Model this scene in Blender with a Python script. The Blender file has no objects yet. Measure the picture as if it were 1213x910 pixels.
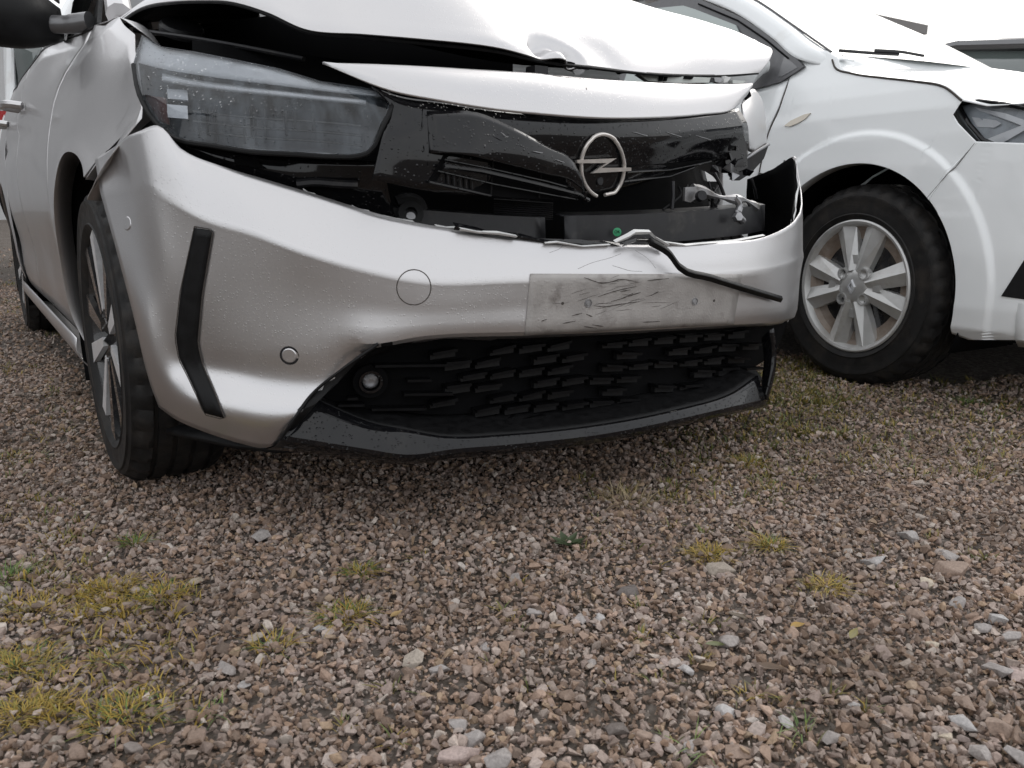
import bpy, bmesh, math, random
import numpy as np
from mathutils import Vector, Matrix
from mathutils.bvhtree import BVHTree

SC = bpy.context.scene
COL = SC.collection
random.seed(7)
RNG = np.random.default_rng(11)

# ------------------------------------------------------------------ camera
F_PX, PITCH, CAM_H = 986.07, 0.2165, 0.5959          # solved from wheels and wheelbase
cam_d = bpy.data.cameras.new("camera")
cam_d.sensor_width = 36.0
cam_d.lens = F_PX / 1213.0 * 36.0
cam_d.clip_start = 0.02
cam_d.clip_end = 2000
cam_d.dof.use_dof = True
cam_d.dof.focus_distance = 2.0
cam_d.dof.aperture_fstop = 13.0
cam = bpy.data.objects.new("camera", cam_d)
cam.location = (0, 0, CAM_H)
cam.rotation_euler = (math.pi / 2 - PITCH, 0, 0)
COL.objects.link(cam)
SC.camera = cam

# ------------------------------------------------------------------ sky, sun, exposure
SUN_EL, SUN_AZ = math.radians(33), math.radians(30)
world = bpy.data.worlds.new("World")
SC.world = world
world.use_nodes = True
nt = world.node_tree
nt.nodes.clear()
n_out = nt.nodes.new("ShaderNodeOutputWorld")
n_bg = nt.nodes.new("ShaderNodeBackground")
n_sky = nt.nodes.new("ShaderNodeTexSky")
n_sky.sky_type = 'NISHITA'
n_sky.sun_disc = False
n_sky.sun_elevation = SUN_EL
n_sky.sun_rotation = SUN_AZ
n_sky.air_density = 1.0
n_sky.dust_density = 3.0
n_mix = nt.nodes.new("ShaderNodeMix")
n_mix.data_type = 'RGBA'
n_mix.inputs[0].default_value = 0.86                   # closed cloud deck over the clear sky
n_cld = nt.nodes.new("ShaderNodeTexNoise")
n_cld.inputs["Scale"].default_value = 2.2
n_cld.inputs["Detail"].default_value = 5
n_ramp = nt.nodes.new("ShaderNodeValToRGB")
n_ramp.color_ramp.elements[0].color = (7.4, 7.6, 7.9, 1)
n_ramp.color_ramp.elements[1].color = (9.6, 9.6, 9.6, 1)
n_ramp.color_ramp.elements[0].position = .3
n_ramp.color_ramp.elements[1].position = .7
nt.links.new(n_cld.outputs["Fac"], n_ramp.inputs["Fac"])
nt.links.new(n_sky.outputs[0], n_mix.inputs[6])
nt.links.new(n_ramp.outputs[0], n_mix.inputs[7])
nt.links.new(n_mix.outputs[2], n_bg.inputs[0])
n_bg.inputs[1].default_value = 0.14
nt.links.new(n_bg.outputs[0], n_out.inputs[0])

sun_d = bpy.data.lights.new("sun", 'SUN')
sun_d.energy = 0.8
sun_d.angle = math.radians(30)
sun_d.color = (1, .97, .93)
sun = bpy.data.objects.new("sun", sun_d)
COL.objects.link(sun)
_dir = Vector((math.sin(SUN_AZ) * math.cos(SUN_EL), math.cos(SUN_AZ) * math.cos(SUN_EL), math.sin(SUN_EL)))
sun.rotation_euler = _dir.to_track_quat('Z', 'Y').to_euler()
SC.view_settings.view_transform = 'Standard'
SC.view_settings.look = 'None'
SC.view_settings.exposure = 0.08
SC.view_settings.gamma = 1.0

# ------------------------------------------------------------------ measuring: photo pixel -> point of a real surface
_cp, _sp = math.cos(PITCH), math.sin(PITCH)
CAMP = np.array((0.0, 0.0, CAM_H))


def ray(px, py):
    x = (px - 606.5) / F_PX
    y = (455 - py) / F_PX
    return np.array((x, _cp + y * _sp, -_sp + y * _cp))


class Frame:
    """car axes: u sideways (to the right in the photo), v forward, z up"""
    def __init__(s, yaw, ox, oy):
        s.yaw, s.ox, s.oy = yaw, ox, oy
        s.c, s.s = math.cos(yaw), math.sin(yaw)
        s.cam = s.loc(CAMP)

    def loc(s, p):
        dx, dy = p[0] - s.ox, p[1] - s.oy
        return np.array((dx * s.c + dy * s.s, dx * s.s - dy * s.c, p[2]))

    def dir(s, px, py):
        return s.loc(CAMP + ray(px, py)) - s.cam

    def at_v(s, px, py, v):
        d = s.dir(px, py)
        return s.cam + d * (v - s.cam[1]) / d[1]

    def at_u(s, px, py, u):
        d = s.dir(px, py)
        return s.cam + d * (u - s.cam[0]) / d[0]

    def on_plan(s, px, py, plan, d):
        """first hit of the sight line with the vertical wall over a plan curve moved inward by d"""
        P = offset_plan(plan, d)
        r = s.dir(px, py)
        best = None
        for i in range(len(P) - 1):
            a, b = P[i], P[i + 1]
            e = b - a
            den = r[0] * e[1] - r[1] * e[0]
            if abs(den) < 1e-9:
                continue
            w = a - s.cam[:2]
            t = (w[0] * e[1] - w[1] * e[0]) / den
            k = (w[0] * r[1] - w[1] * r[0]) / den
            if t > 0 and -1e-6 <= k <= 1 + 1e-6 and (best is None or t < best):
                best = t
        if best is None:                                # beyond the outline: nearest approach
            tt = [np.dot(p - s.cam[:2], r[:2]) / np.dot(r[:2], r[:2]) for p in P]
            dist = [np.linalg.norm(s.cam[:2] + r[:2] * t - p) for t, p in zip(tt, P)]
            best = tt[int(np.argmin(dist))]
        return s.cam + r * best


def offset_plan(plan, d):
    P = np.asarray(plan, float)
    if abs(d) < 1e-9:
        return P
    T = np.gradient(P, axis=0)
    T /= np.linalg.norm(T, axis=1)[:, None]
    N = np.stack([T[:, 1], -T[:, 0]], 1)                # plan runs left to right over the nose: inward = -v there
    return P + N * d


def ground_at(px, py):
    r = ray(px, py)
    t = -CAM_H / r[2]
    return CAMP + r * t


# ------------------------------------------------------------------ splines and meshes
def spl(P, sub):
    P = np.asarray(P, float)
    n = len(P)
    if n == 2:
        t = np.linspace(0, 1, sub + 1)[:, None]
        return P[0] * (1 - t) + P[1] * t
    h = np.maximum(np.linalg.norm(np.diff(P, axis=0), axis=1), 1e-5)
    D = np.diff(P, axis=0) / h[:, None]
    M = np.zeros_like(P)
    M[0], M[-1] = D[0], D[-1]
    for i in range(1, n - 1):
        M[i] = (D[i - 1] * h[i] + D[i] * h[i - 1]) / (h[i] + h[i - 1])
    out = []
    for i in range(n - 1):
        t = np.linspace(0, 1, sub + 1)[:, None]
        if i < n - 2:
            t = t[:-1]
        t2, t3 = t * t, t * t * t
        out.append((2 * t3 - 3 * t2 + 1) * P[i] + (t3 - 2 * t2 + t) * h[i] * M[i]
                   + (-2 * t3 + 3 * t2) * P[i + 1] + (t3 - t2) * h[i] * M[i + 1])
    return np.concatenate(out)


def resample(P, n):
    P = np.asarray(P, float)
    L = np.concatenate([[0], np.cumsum(np.linalg.norm(np.diff(P, axis=0), axis=1))])
    t = np.linspace(0, L[-1], n)
    return np.stack([np.interp(t, L, P[:, k]) for k in range(P.shape[1])], 1)


def patch(net, su=6, sv=6):
    """smooth grid through a net of 3-D points -> (verts, faces)"""
    rows = np.array([spl(r, su) for r in net])
    G = np.array([spl(rows[:, j], sv) for j in range(rows.shape[1])]).transpose(1, 0, 2)
    return grid(G)


def grid(G, close=False):
    R, Cn, _ = G.shape
    idx = np.arange(R * Cn).reshape(R, Cn)
    if close:
        idx = np.concatenate([idx, idx[:, :1]], 1)
    f = np.stack([idx[:-1, :-1], idx[:-1, 1:], idx[1:, 1:], idx[1:, :-1]], -1).reshape(-1, 4)
    return G.reshape(-1, 3), f


def flip(V):
    V = np.asarray(V, float).copy()
    V[:, 1] *= -1
    return V


def build(name, vf, m, parent=None, thick=0.0, ang=32, car=True, offset=0.0, recalc=True, smooth=True):
    """one mesh object; car=True: points come as (u, v, z) of the parent car"""
    V, Fc = vf
    V = flip(V) if car else np.asarray(V, float)
    me = bpy.data.meshes.new(name)
    me.from_pydata([tuple(p) for p in V], [], [tuple(int(i) for i in f) for f in Fc])
    if recalc:
        bm = bmesh.new()
        bm.from_mesh(me)
        bmesh.ops.remove_doubles(bm, verts=bm.verts, dist=1e-6)
        bmesh.ops.recalc_face_normals(bm, faces=bm.faces)
        bm.to_mesh(me)
        bm.free()
    if smooth:
        me.shade_smooth()
        me.set_sharp_from_angle(angle=math.radians(ang))
    else:
        me.shade_flat()
    me.materials.append(m)
    o = bpy.data.objects.new(name, me)
    COL.objects.link(o)
    if parent:
        o.parent = parent
    if thick:
        md = o.modifiers.new("thickness", 'SOLIDIFY')
        md.thickness = thick
        md.offset = offset
    return o


def tube(P, r, seg=8, cap=True):
    """swept round bar; r may be a list"""
    P = np.asarray(P, float)
    n = len(P)
    rr = np.full(n, r) if np.isscalar(r) else np.asarray(r, float)
    T = np.gradient(P, axis=0)
    T /= np.linalg.norm(T, axis=1)[:, None] + 1e-12
    ref = np.array((0, 0, 1.0)) if abs(T[0][2]) < .9 else np.array((1.0, 0, 0))
    G = []
    for i in range(n):
        a = np.cross(T[i], ref)
        a /= np.linalg.norm(a) + 1e-12
        b = np.cross(T[i], a)
        th = np.linspace(0, 2 * np.pi, seg, endpoint=False)
        G.append(P[i] + rr[i] * (np.cos(th)[:, None] * a + np.sin(th)[:, None] * b))
    V, Fc = grid(np.array(G), close=True)
    Fc = [tuple(f) for f in Fc]
    if cap:
        Fc.append(tuple(range(seg)))
        Fc.append(tuple(range((n - 1) * seg, n * seg)))
    return V, Fc


def box(c, s, rot=None):
    """box: centre, full sizes, optional 3x3"""
    V = np.array([(x, y, z) for x in (-.5, .5) for y in (-.5, .5) for z in (-.5, .5)]) * np.array(s)
    if rot is not None:
        V = V @ np.asarray(rot).T
    return V + np.array(c), [(0, 1, 3, 2), (4, 6, 7, 5), (0, 4, 5, 1), (2, 3, 7, 6), (0, 2, 6, 4), (1, 5, 7, 3)]


def join(*parts):
    V, Fc, k = [], [], 0
    for v, f in parts:
        V.append(np.asarray(v, float))
        Fc += [tuple(int(i) + k for i in q) for q in f]
        k += len(v)
    return np.concatenate(V), Fc


def slab(top, n_or_vec):
    """closed prism: polygon pushed along a vector"""
    A = np.asarray(top, float)
    B = A + np.asarray(n_or_vec, float)
    n = len(A)
    Fc = [tuple(range(n)), tuple(range(2 * n - 1, n - 1, -1))]
    Fc += [(i, (i + 1) % n, n + (i + 1) % n, n + i) for i in range(n)]
    return np.concatenate([A, B]), Fc


def disc(c, nrm, r, h, seg=20, dome=0.0):
    """short round plug with a bevelled face"""
    c, nrm = np.asarray(c, float), np.asarray(nrm, float)
    nrm = nrm / np.linalg.norm(nrm)
    a = np.cross(nrm, (0, 0, 1.0))
    if np.linalg.norm(a) < 1e-3:
        a = np.array((1.0, 0, 0))
    a /= np.linalg.norm(a)
    b = np.cross(nrm, a)
    th = np.linspace(0, 2 * np.pi, seg, endpoint=False)
    ring = np.cos(th)[:, None] * a + np.sin(th)[:, None] * b
    G = np.array([c + ring * r, c + ring * r + nrm * h * .7, c + ring * r * .88 + nrm * h, c + ring * r * .4 + nrm * (h + dome), c + ring * r * .02 + nrm * (h + dome)])
    return grid(G, close=True)


def ring_shape(c, nrm, r0, r1, h, seg=28):
    c, nrm = np.asarray(c, float), np.asarray(nrm, float)
    nrm = nrm / np.linalg.norm(nrm)
    a = np.cross(nrm, (0, 0, 1.0))
    a /= np.linalg.norm(a)
    b = np.cross(nrm, a)
    th = np.linspace(0, 2 * np.pi, seg, endpoint=False)
    ring = np.cos(th)[:, None] * a + np.sin(th)[:, None] * b
    G = np.array([c + ring * r1, c + ring * r1 + nrm * h, c + ring * r0 + nrm * h, c + ring * r0])
    return grid(G, close=True)


def surf(vf):
    V, Fc = vf
    return BVHTree.FromPolygons([tuple(p) for p in V], [tuple(int(i) for i in f) for f in Fc])


def hit(fr, bvh, px, py, off=0.0, strict=False):
    d = fr.dir(px, py)
    d = d / np.linalg.norm(d)
    loc, nrm, i, dist = bvh.ray_cast(Vector(fr.cam), Vector(d))
    if loc is None and strict:
        return None, None
    if loc is None:                                     # just past the rim: nearest point of the surface
        best = None
        for t in np.linspace(.8, 4, 160):
            l2, n2, i2, d2 = bvh.find_nearest(Vector(fr.cam + d * t))
            if best is None or d2 < best[0]:
                best = (d2, l2, n2)
        loc, nrm = best[1], best[2]
    n = np.array(nrm)
    if np.dot(n, d) > 0:
        n = -n
    return np.array(loc) + n * off, n


def strip_on(fr, bvh, A, B, n, off, m=3):
    """patch on a surface between two traced edges -> (verts, faces) grid (n along, m across)"""
    A, B = resample(A, n), resample(B, n)
    G = []
    for a, b in zip(A, B):
        row = []
        for t in np.linspace(0, 1, m):
            p, _ = hit(fr, bvh, *(a * (1 - t) + b * t), off)
            row.append(p)
        G.append(row)
    ok = [r for r in G if all(p is not None for p in r)]
    return grid(np.array(ok))


def empty(name, loc, rz, label, cat, group=None):
    o = bpy.data.objects.new(name, None)
    o.location = loc
    o.rotation_euler = (0, 0, rz)
    o.empty_display_size = .2
    COL.objects.link(o)
    o["label"] = label
    o["category"] = cat
    if group:
        o["group"] = group
    return o


def tag(o, label, cat, group=None):
    o["label"] = label
    o["category"] = cat
    if group:
        o["group"] = group
    return o


# ------------------------------------------------------------------ materials
def mat(name, base, rough=.5, metal=0.0, coat=0.0, spec=.5, noise=None, bump=None, drops=0.0, flakes=0.0, dirt=None, coat_rough=.03, drop_scale=190):
    m = bpy.data.materials.new(name)
    m.use_nodes = True
    t = m.node_tree
    N, L = t.nodes, t.links
    b = N["Principled BSDF"]
    b.inputs["Base Color"].default_value = (*base, 1)
    b.inputs["Roughness"].default_value = rough
    b.inputs["Metallic"].default_value = metal
    b.inputs["Coat Weight"].default_value = coat
    b.inputs["Coat Roughness"].default_value = coat_rough
    b.inputs["Specular IOR Level"].default_value = spec
    tc = N.new("ShaderNodeTexCoord")
    col = None
    if noise:                                           # (scale, amount): the material's own unevenness
        nz = N.new("ShaderNodeTexNoise")
        nz.inputs["Scale"].default_value = noise[0]
        nz.inputs["Detail"].default_value = 6
        L.new(tc.outputs["Object"], nz.inputs["Vector"])
        mr = N.new("ShaderNodeMapRange")
        mr.inputs[1].default_value, mr.inputs[2].default_value = .3, .7
        mr.inputs[3].default_value, mr.inputs[4].default_value = 1 - noise[1], 1 + noise[1]
        L.new(nz.outputs["Fac"], mr.inputs[0])
        mx = N.new("ShaderNodeVectorMath")
        mx.operation = 'SCALE'
        mx.inputs[0].default_value = base
        L.new(mr.outputs[0], mx.inputs["Scale"])
        col = mx.outputs[0]
        rr = N.new("ShaderNodeMapRange")
        rr.inputs[1].default_value, rr.inputs[2].default_value = .3, .7
        rr.inputs[3].default_value, rr.inputs[4].default_value = max(.02, rough * .85), min(1, rough * 1.2)
        L.new(nz.outputs["Fac"], rr.inputs[0])
        L.new(rr.outputs[0], b.inputs["Roughness"])
    if dirt:                                            # (colour, scale, low, high)
        nz = N.new("ShaderNodeTexNoise")
        nz.inputs["Scale"].default_value = dirt[1]
        nz.inputs["Detail"].default_value = 8
        nz.inputs["Roughness"].default_value = .65
        L.new(tc.outputs["Object"], nz.inputs["Vector"])
        mr = N.new("ShaderNodeMapRange")
        mr.inputs[1].default_value, mr.inputs[2].default_value = dirt[2], dirt[3]
        L.new(nz.outputs["Fac"], mr.inputs[0])
        mc = N.new("ShaderNodeMix")
        mc.data_type = 'RGBA'
        L.new(mr.outputs[0], mc.inputs[0])
        if col:
            L.new(col, mc.inputs[6])
        else:
            mc.inputs[6].default_value = (*base, 1)
        mc.inputs[7].default_value = (*dirt[0], 1)
        col = mc.outputs[2]
    if col:
        L.new(col, b.inputs["Base Color"])
    nrm = None
    if bump:                                            # (scale, distance)
        nz = N.new("ShaderNodeTexNoise")
        nz.inputs["Scale"].default_value = bump[0]
        nz.inputs["Detail"].default_value = 5
        L.new(tc.outputs["Object"], nz.inputs["Vector"])
        bp = N.new("ShaderNodeBump")
        bp.inputs["Distance"].default_value = bump[1]
        bp.inputs["Strength"].default_value = 1
        L.new(nz.outputs["Fac"], bp.inputs["Height"])
        nrm = bp.outputs[0]
        L.new(nrm, b.inputs["Normal"])
    if drops:                                           # rain beads standing on the surface
        vo = N.new("ShaderNodeTexVoronoi")
        vo.inputs["Scale"].default_value = drop_scale
        L.new(tc.outputs["Object"], vo.inputs["Vector"])
        sx = N.new("ShaderNodeSeparateColor")
        L.new(vo.outputs["Color"], sx.inputs[0])
        rad = N.new("ShaderNodeMapRange")               # each cell its own bead radius, many cells dry
        rad.inputs[1].default_value, rad.inputs[2].default_value = .45, 1
        rad.inputs[3].default_value, rad.inputs[4].default_value = 0.0, .48
        L.new(sx.outputs[0], rad.inputs[0])
        sb = N.new("ShaderNodeMath")
        sb.operation = 'SUBTRACT'
        L.new(rad.outputs[0], sb.inputs[0])
        L.new(vo.outputs["Distance"], sb.inputs[1])
        cl = N.new("ShaderNodeMath")
        cl.operation = 'MAXIMUM'
        cl.inputs[1].default_value = 0
        L.new(sb.outputs[0], cl.inputs[0])
        sq = N.new("ShaderNodeMath")
        sq.operation = 'POWER'
        sq.inputs[1].default_value = .5
        L.new(cl.outputs[0], sq.inputs[0])
        bp = N.new("ShaderNodeBump")
        bp.inputs["Strength"].default_value = drops
        bp.inputs["Distance"].default_value = .0022
        L.new(sq.outputs[0], bp.inputs["Height"])
        if nrm:
            L.new(nrm, bp.inputs["Normal"])
        if coat:
            L.new(bp.outputs[0], b.inputs["Coat Normal"])
        else:
            L.new(bp.outputs[0], b.inputs["Normal"])
        if coat:
            bp2 = N.new("ShaderNodeBump")
            bp2.inputs["Strength"].default_value = drops * .5
            bp2.inputs["Distance"].default_value = .002
            L.new(sq.outputs[0], bp2.inputs["Height"])
            L.new(bp2.outputs[0], b.inputs["Normal"])
    return m


def glass_mat(name, tint, rough=.02, haze=0.0, drops=0.0, ior=1.5):
    """thin pane: see-through with a Fresnel sheen; haze = condensation film"""
    m = bpy.data.materials.new(name)
    m.use_nodes = True
    t = m.node_tree
    N, L = t.nodes, t.links
    N.clear()
    out = N.new("ShaderNodeOutputMaterial")
    tr = N.new("ShaderNodeBsdfTransparent")
    tr.inputs[0].default_value = (*tint, 1)
    gl = N.new("ShaderNodeBsdfGlossy")
    gl.inputs["Roughness"].default_value = rough
    fr = N.new("ShaderNodeFresnel")
    fr.inputs[0].default_value = ior
    mx = N.new("ShaderNodeMixShader")
    tc = N.new("ShaderNodeTexCoord")
    L.new(fr.outputs[0], mx.inputs[0])
    src = tr.outputs[0]
    if haze:
        df = N.new("ShaderNodeBsdfDiffuse")
        df.inputs[0].default_value = (.50, .58, .66, 1)
        nz = N.new("ShaderNodeTexNoise")
        nz.inputs["Scale"].default_value = 1
        nz.inputs["Detail"].default_value = 6
        mp = N.new("ShaderNodeMapping")                 # condensation that has run down inside the lens
        mp.inputs["Scale"].default_value = (55, 30, 7)
        L.new(tc.outputs["Object"], mp.inputs["Vector"])
        L.new(mp.outputs[0], nz.inputs["Vector"])
        mr = N.new("ShaderNodeMapRange")
        mr.inputs[1].default_value, mr.inputs[2].default_value = .42, .78
        mr.inputs[3].default_value, mr.inputs[4].default_value = haze * .1, haze
        L.new(nz.outputs["Fac"], mr.inputs[0])
        m2 = N.new("ShaderNodeMixShader")
        L.new(mr.outputs[0], m2.inputs[0])
        L.new(tr.outputs[0], m2.inputs[1])
        L.new(df.outputs[0], m2.inputs[2])
        src = m2.outputs[0]
    L.new(src, mx.inputs[1])
    L.new(gl.outputs[0], mx.inputs[2])
    if drops:
        vo = N.new("ShaderNodeTexVoronoi")
        vo.inputs["Scale"].default_value = 210
        L.new(tc.outputs["Object"], vo.inputs["Vector"])
        sx = N.new("ShaderNodeSeparateColor")
        L.new(vo.outputs["Color"], sx.inputs[0])
        rad = N.new("ShaderNodeMapRange")
        rad.inputs[1].default_value, rad.inputs[2].default_value = .5, 1
        rad.inputs[3].default_value, rad.inputs[4].default_value = 0.0, .5
        L.new(sx.outputs[0], rad.inputs[0])
        sb = N.new("ShaderNodeMath")
        sb.operation = 'SUBTRACT'
        L.new(rad.outputs[0], sb.inputs[0])
        L.new(vo.outputs["Distance"], sb.inputs[1])
        cl = N.new("ShaderNodeMath")
        cl.operation = 'MAXIMUM'
        cl.inputs[1].default_value = 0
        L.new(sb.outputs[0], cl.inputs[0])
        bp = N.new("ShaderNodeBump")
        bp.inputs["Strength"].default_value = drops
        bp.inputs["Distance"].default_value = .004
        L.new(cl.outputs[0], bp.inputs["Height"])
        L.new(bp.outputs[0], gl.inputs["Normal"])
        L.new(bp.outputs[0], fr.inputs["Normal"])
    L.new(mx.outputs[0], out.inputs[0])
    return m


M = {}
M['silver'] = mat("silver_paint", (.61, .60, .603), .35, .92, .22, drops=.4, drop_scale=280, noise=(3, .03))
M['white'] = mat("white_paint", (.85, .87, .875), .38, 0, .8, noise=(4, .02), dirt=((.55, .52, .47), 3.0, .62, .95))
M['black_gloss'] = mat("black_gloss", (.006, .006, .007), .07, 0, 0, spec=.42, drops=.8, dirt=((.03, .029, .028), 14, .55, .95))
M['black'] = mat("black_plastic", (.007, .007, .0075), .5, spec=.22, noise=(60, .3), bump=(600, .0003))
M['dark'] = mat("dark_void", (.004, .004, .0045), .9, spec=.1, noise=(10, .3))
M['grille_black'] = mat('grille_black', (.004, .004, .0045), .42, spec=.12, noise=(60, .3))
M['grey_metal'] = mat("grey_metal", (.34, .34, .35), .4, .7, noise=(40, .25), dirt=((.1, .09, .08), 20, .5, .7))
M['dark_metal'] = mat("dark_metal", (.02, .02, .022), .38, .2, spec=.35, noise=(25, .3), dirt=((.06, .056, .052), 18, .55, .8))
M['chrome'] = mat("satin_chrome", (.78, .77, .75), .2, 1, noise=(60, .06))
M['badge'] = mat('badge_silver', (.74, .70, .66), .38, .55, .3, noise=(60, .06))
M['alloy'] = mat("machined_alloy", (.78, .78, .79), .35, .45, noise=(80, .08))
M['rim_black'] = mat("rim_black", (.02, .02, .022), .25, 0, .6, dirt=((.08, .07, .06), 20, .45, .8))
M['hub_silver'] = mat("hubcap_paint", (.60, .60, .59), .36, .45, .25, noise=(30, .08), dirt=((.30, .25, .20), 7, .58, .9))
M['hub_dirty'] = mat("hubcap_brake_dust", (.34, .29, .25), .6, .2, noise=(30, .2), dirt=((.2, .14, .1), 12, .4, .7))
M['rubber'] = mat("tyre_rubber", (.013, .0125, .0125), .58, spec=.3, noise=(30, .25), dirt=((.05, .042, .035), 13, .48, .85), bump=(300, .0004))
M['glass'] = glass_mat("window_glass", (.30, .34, .33), .02, ior=1.6)
M['lens'] = glass_mat("headlamp_lens", (.90, .92, .94), .04, haze=.13, drops=.9, ior=1.55)
M['screen'] = mat("sky_pale_glass", (.40, .455, .44), .2, 0, .35, noise=(3, .04))  # pale base colour imitates the sky mirrored in the panes
M['lens_clear'] = glass_mat("clear_lens", (.95, .96, .97), .03)
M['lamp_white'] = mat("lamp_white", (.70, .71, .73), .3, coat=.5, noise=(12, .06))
M['led'] = mat("lamp_reflector", (.75, .77, .80), .25, .3)
M['drl'] = mat("light_guide", (.62, .66, .72), .3)
M['housing'] = mat("lamp_housing", (.018, .021, .027), .3, noise=(25, .3))
M['amber'] = mat("amber_inner", (.10, .028, .02), .35)
M['plate'] = mat("plate_holder", (.37, .35, .335), .42, .35, noise=(24, .12), dirt=((.12, .10, .09), 16, .56, .78), bump=(220, .0006), drops=.3)
M['scratch'] = mat("scratch", (.075, .066, .06), .8, spec=.15)
M['torn'] = mat("torn_plastic", (.72, .72, .71), .55, noise=(50, .1))
M['green'] = mat("green_sticker", (.03, .30, .13), .5)
M['red'] = mat("red_lamp", (.45, .02, .02), .15, coat=.8)
M['pale'] = mat("pale_gap_fill", (.62, .65, .62), .5, noise=(30, .1))
M['grey_paint'] = mat("grey_paint", (.16, .16, .165), .3, .5, .6)
M['red_paint'] = mat('red_paint', (.10, .012, .012), .3, .2, .8)
M['grey_wall'] = mat("grey_cladding", (.32, .33, .345), .7, noise=(2, .1))
M['canopy'] = mat("canopy_sheet", (.20, .19, .185), .6, noise=(1.5, .15))
M['wiper'] = mat("wiper_black", (.02, .02, .021), .55, noise=(40, .3))
M['repeater'] = mat("repeater_lens", (.62, .56, .46), .2, coat=.8)
M['hood_trim'] = mat("window_trim", (.10, .10, .105), .4, noise=(30, .2))

# ==================================================================== GROUND
def stone_material(name, use_obj):
    m = bpy.data.materials.new(name)
    m.use_nodes = True
    N, L = m.node_tree.nodes, m.node_tree.links
    b = N["Principled BSDF"]
    if use_obj:
        a = N.new("ShaderNodeObjectInfo")
        src = a.outputs["Color"]
    else:
        a = N.new("ShaderNodeAttribute")
        a.attribute_name = "tint"
        src = a.outputs["Color"]
    tc = N.new("ShaderNodeTexCoord")
    geo = N.new("ShaderNodeNewGeometry")
    nz = N.new("ShaderNodeTexNoise")
    nz.inputs["Scale"].default_value = 260
    nz.inputs["Detail"].default_value = 5
    nz.inputs["Roughness"].default_value = .7
    L.new(geo.outputs["Position"], nz.inputs["Vector"])
    mr = N.new("ShaderNodeMapRange")
    mr.inputs[1].default_value, mr.inputs[2].default_value = .3, .7
    mr.inputs[3].default_value, mr.inputs[4].default_value = .7, 1.3
    L.new(nz.outputs["Fac"], mr.inputs[0])
    sc = N.new("ShaderNodeVectorMath")
    sc.operation = 'SCALE'
    L.new(src, sc.inputs[0])
    L.new(mr.outputs[0], sc.inputs["Scale"])
    nz2 = N.new("ShaderNodeTexNoise")                   # fine dust and brown stain in patches over the yard
    nz2.inputs["Scale"].default_value = 3.2
    nz2.inputs["Detail"].default_value = 7
    L.new(geo.outputs["Position"], nz2.inputs["Vector"])
    m2 = N.new("ShaderNodeMapRange")
    m2.inputs[1].default_value, m2.inputs[2].default_value = .48, .7
    m2.inputs[4].default_value = .62
    L.new(nz2.outputs["Fac"], m2.inputs[0])
    mx = N.new("ShaderNodeMix")
    mx.data_type = 'RGBA'
    L.new(m2.outputs[0], mx.inputs[0])
    L.new(sc.outputs[0], mx.inputs[6])
    mx.inputs[7].default_value = (.125, .085, .058, 1)
    L.new(mx.outputs[2], b.inputs["Base Color"])
    b.inputs["Roughness"].default_value = .62
    b.inputs["Specular IOR Level"].default_value = .35
    bp = N.new("ShaderNodeBump")
    bp.inputs["Strength"].default_value = .6
    bp.inputs["Distance"].default_value = .0015
    L.new(nz.outputs["Fac"], bp.inputs["Height"])
    L.new(bp.outputs[0], b.inputs["Normal"])
    return m


def ground_material():
    m = bpy.data.materials.new("gravel_soil")
    m.use_nodes = True
    N, L = m.node_tree.nodes, m.node_tree.links
    b = N["Principled BSDF"]
    geo = N.new("ShaderNodeNewGeometry")
    vo = N.new("ShaderNodeTexVoronoi")
    vo.inputs["Scale"].default_value = 75
    L.new(geo.outputs["Position"], vo.inputs["Vector"])
    rp = N.new("ShaderNodeValToRGB")
    els = rp.color_ramp.elements
    els[0].color = (.07, .052, .04, 1)
    els[1].color = (.20, .17, .15, 1)
    e = els.new(.5)
    e.color = (.10, .08, .066, 1)
    L.new(vo.outputs["Color"], rp.inputs["Fac"])
    nz = N.new("ShaderNodeTexNoise")
    nz.inputs["Scale"].default_value = 1.3
    nz.inputs["Detail"].default_value = 8
    L.new(geo.outputs["Position"], nz.inputs["Vector"])
    mr = N.new("ShaderNodeMapRange")
    mr.inputs[1].default_value, mr.inputs[2].default_value = .45, .7
    mr.inputs[4].default_value = .7
    L.new(nz.outputs["Fac"], mr.inputs[0])
    mx = N.new("ShaderNodeMix")
    mx.data_type = 'RGBA'
    L.new(mr.outputs[0], mx.inputs[0])
    L.new(rp.outputs[0], mx.inputs[6])
    mx.inputs[7].default_value = (.07, .056, .036, 1)
    L.new(mx.outputs[2], b.inputs["Base Color"])
    b.inputs["Roughness"].default_value = .9
    bp = N.new("ShaderNodeBump")
    bp.inputs["Strength"].default_value = 1
    bp.inputs["Distance"].default_value = .012
    bp.invert = True
    L.new(vo.outputs["Distance"], bp.inputs["Height"])
    L.new(bp.outputs[0], b.inputs["Normal"])
    return m


GX = np.linspace(-1, 1, 41)
gxx = np.sign(GX) * (np.abs(GX) ** 3) * 400
gv, gf = grid(np.array([[(x, y, 0.0) for x in gxx] for y in gxx]))
ground = build("ground", (gv, gf), ground_material(), None, car=False, smooth=False, recalc=False)
ground["kind"] = "structure"

PAL = np.array([(.40, .34, .305), (.34, .28, .25), (.29, .23, .205), (.31, .225, .175), (.38, .28, .225),
                (.48, .43, .39), (.37, .275, .195), (.23, .17, .135), (.39, .32, .285), (.17, .13, .107), (.29, .20, .145)])
PALW = np.array([.13, .14, .14, .15, .10, .045, .07, .08, .08, .05, .08])
PALW = PALW / PALW.sum()


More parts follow.
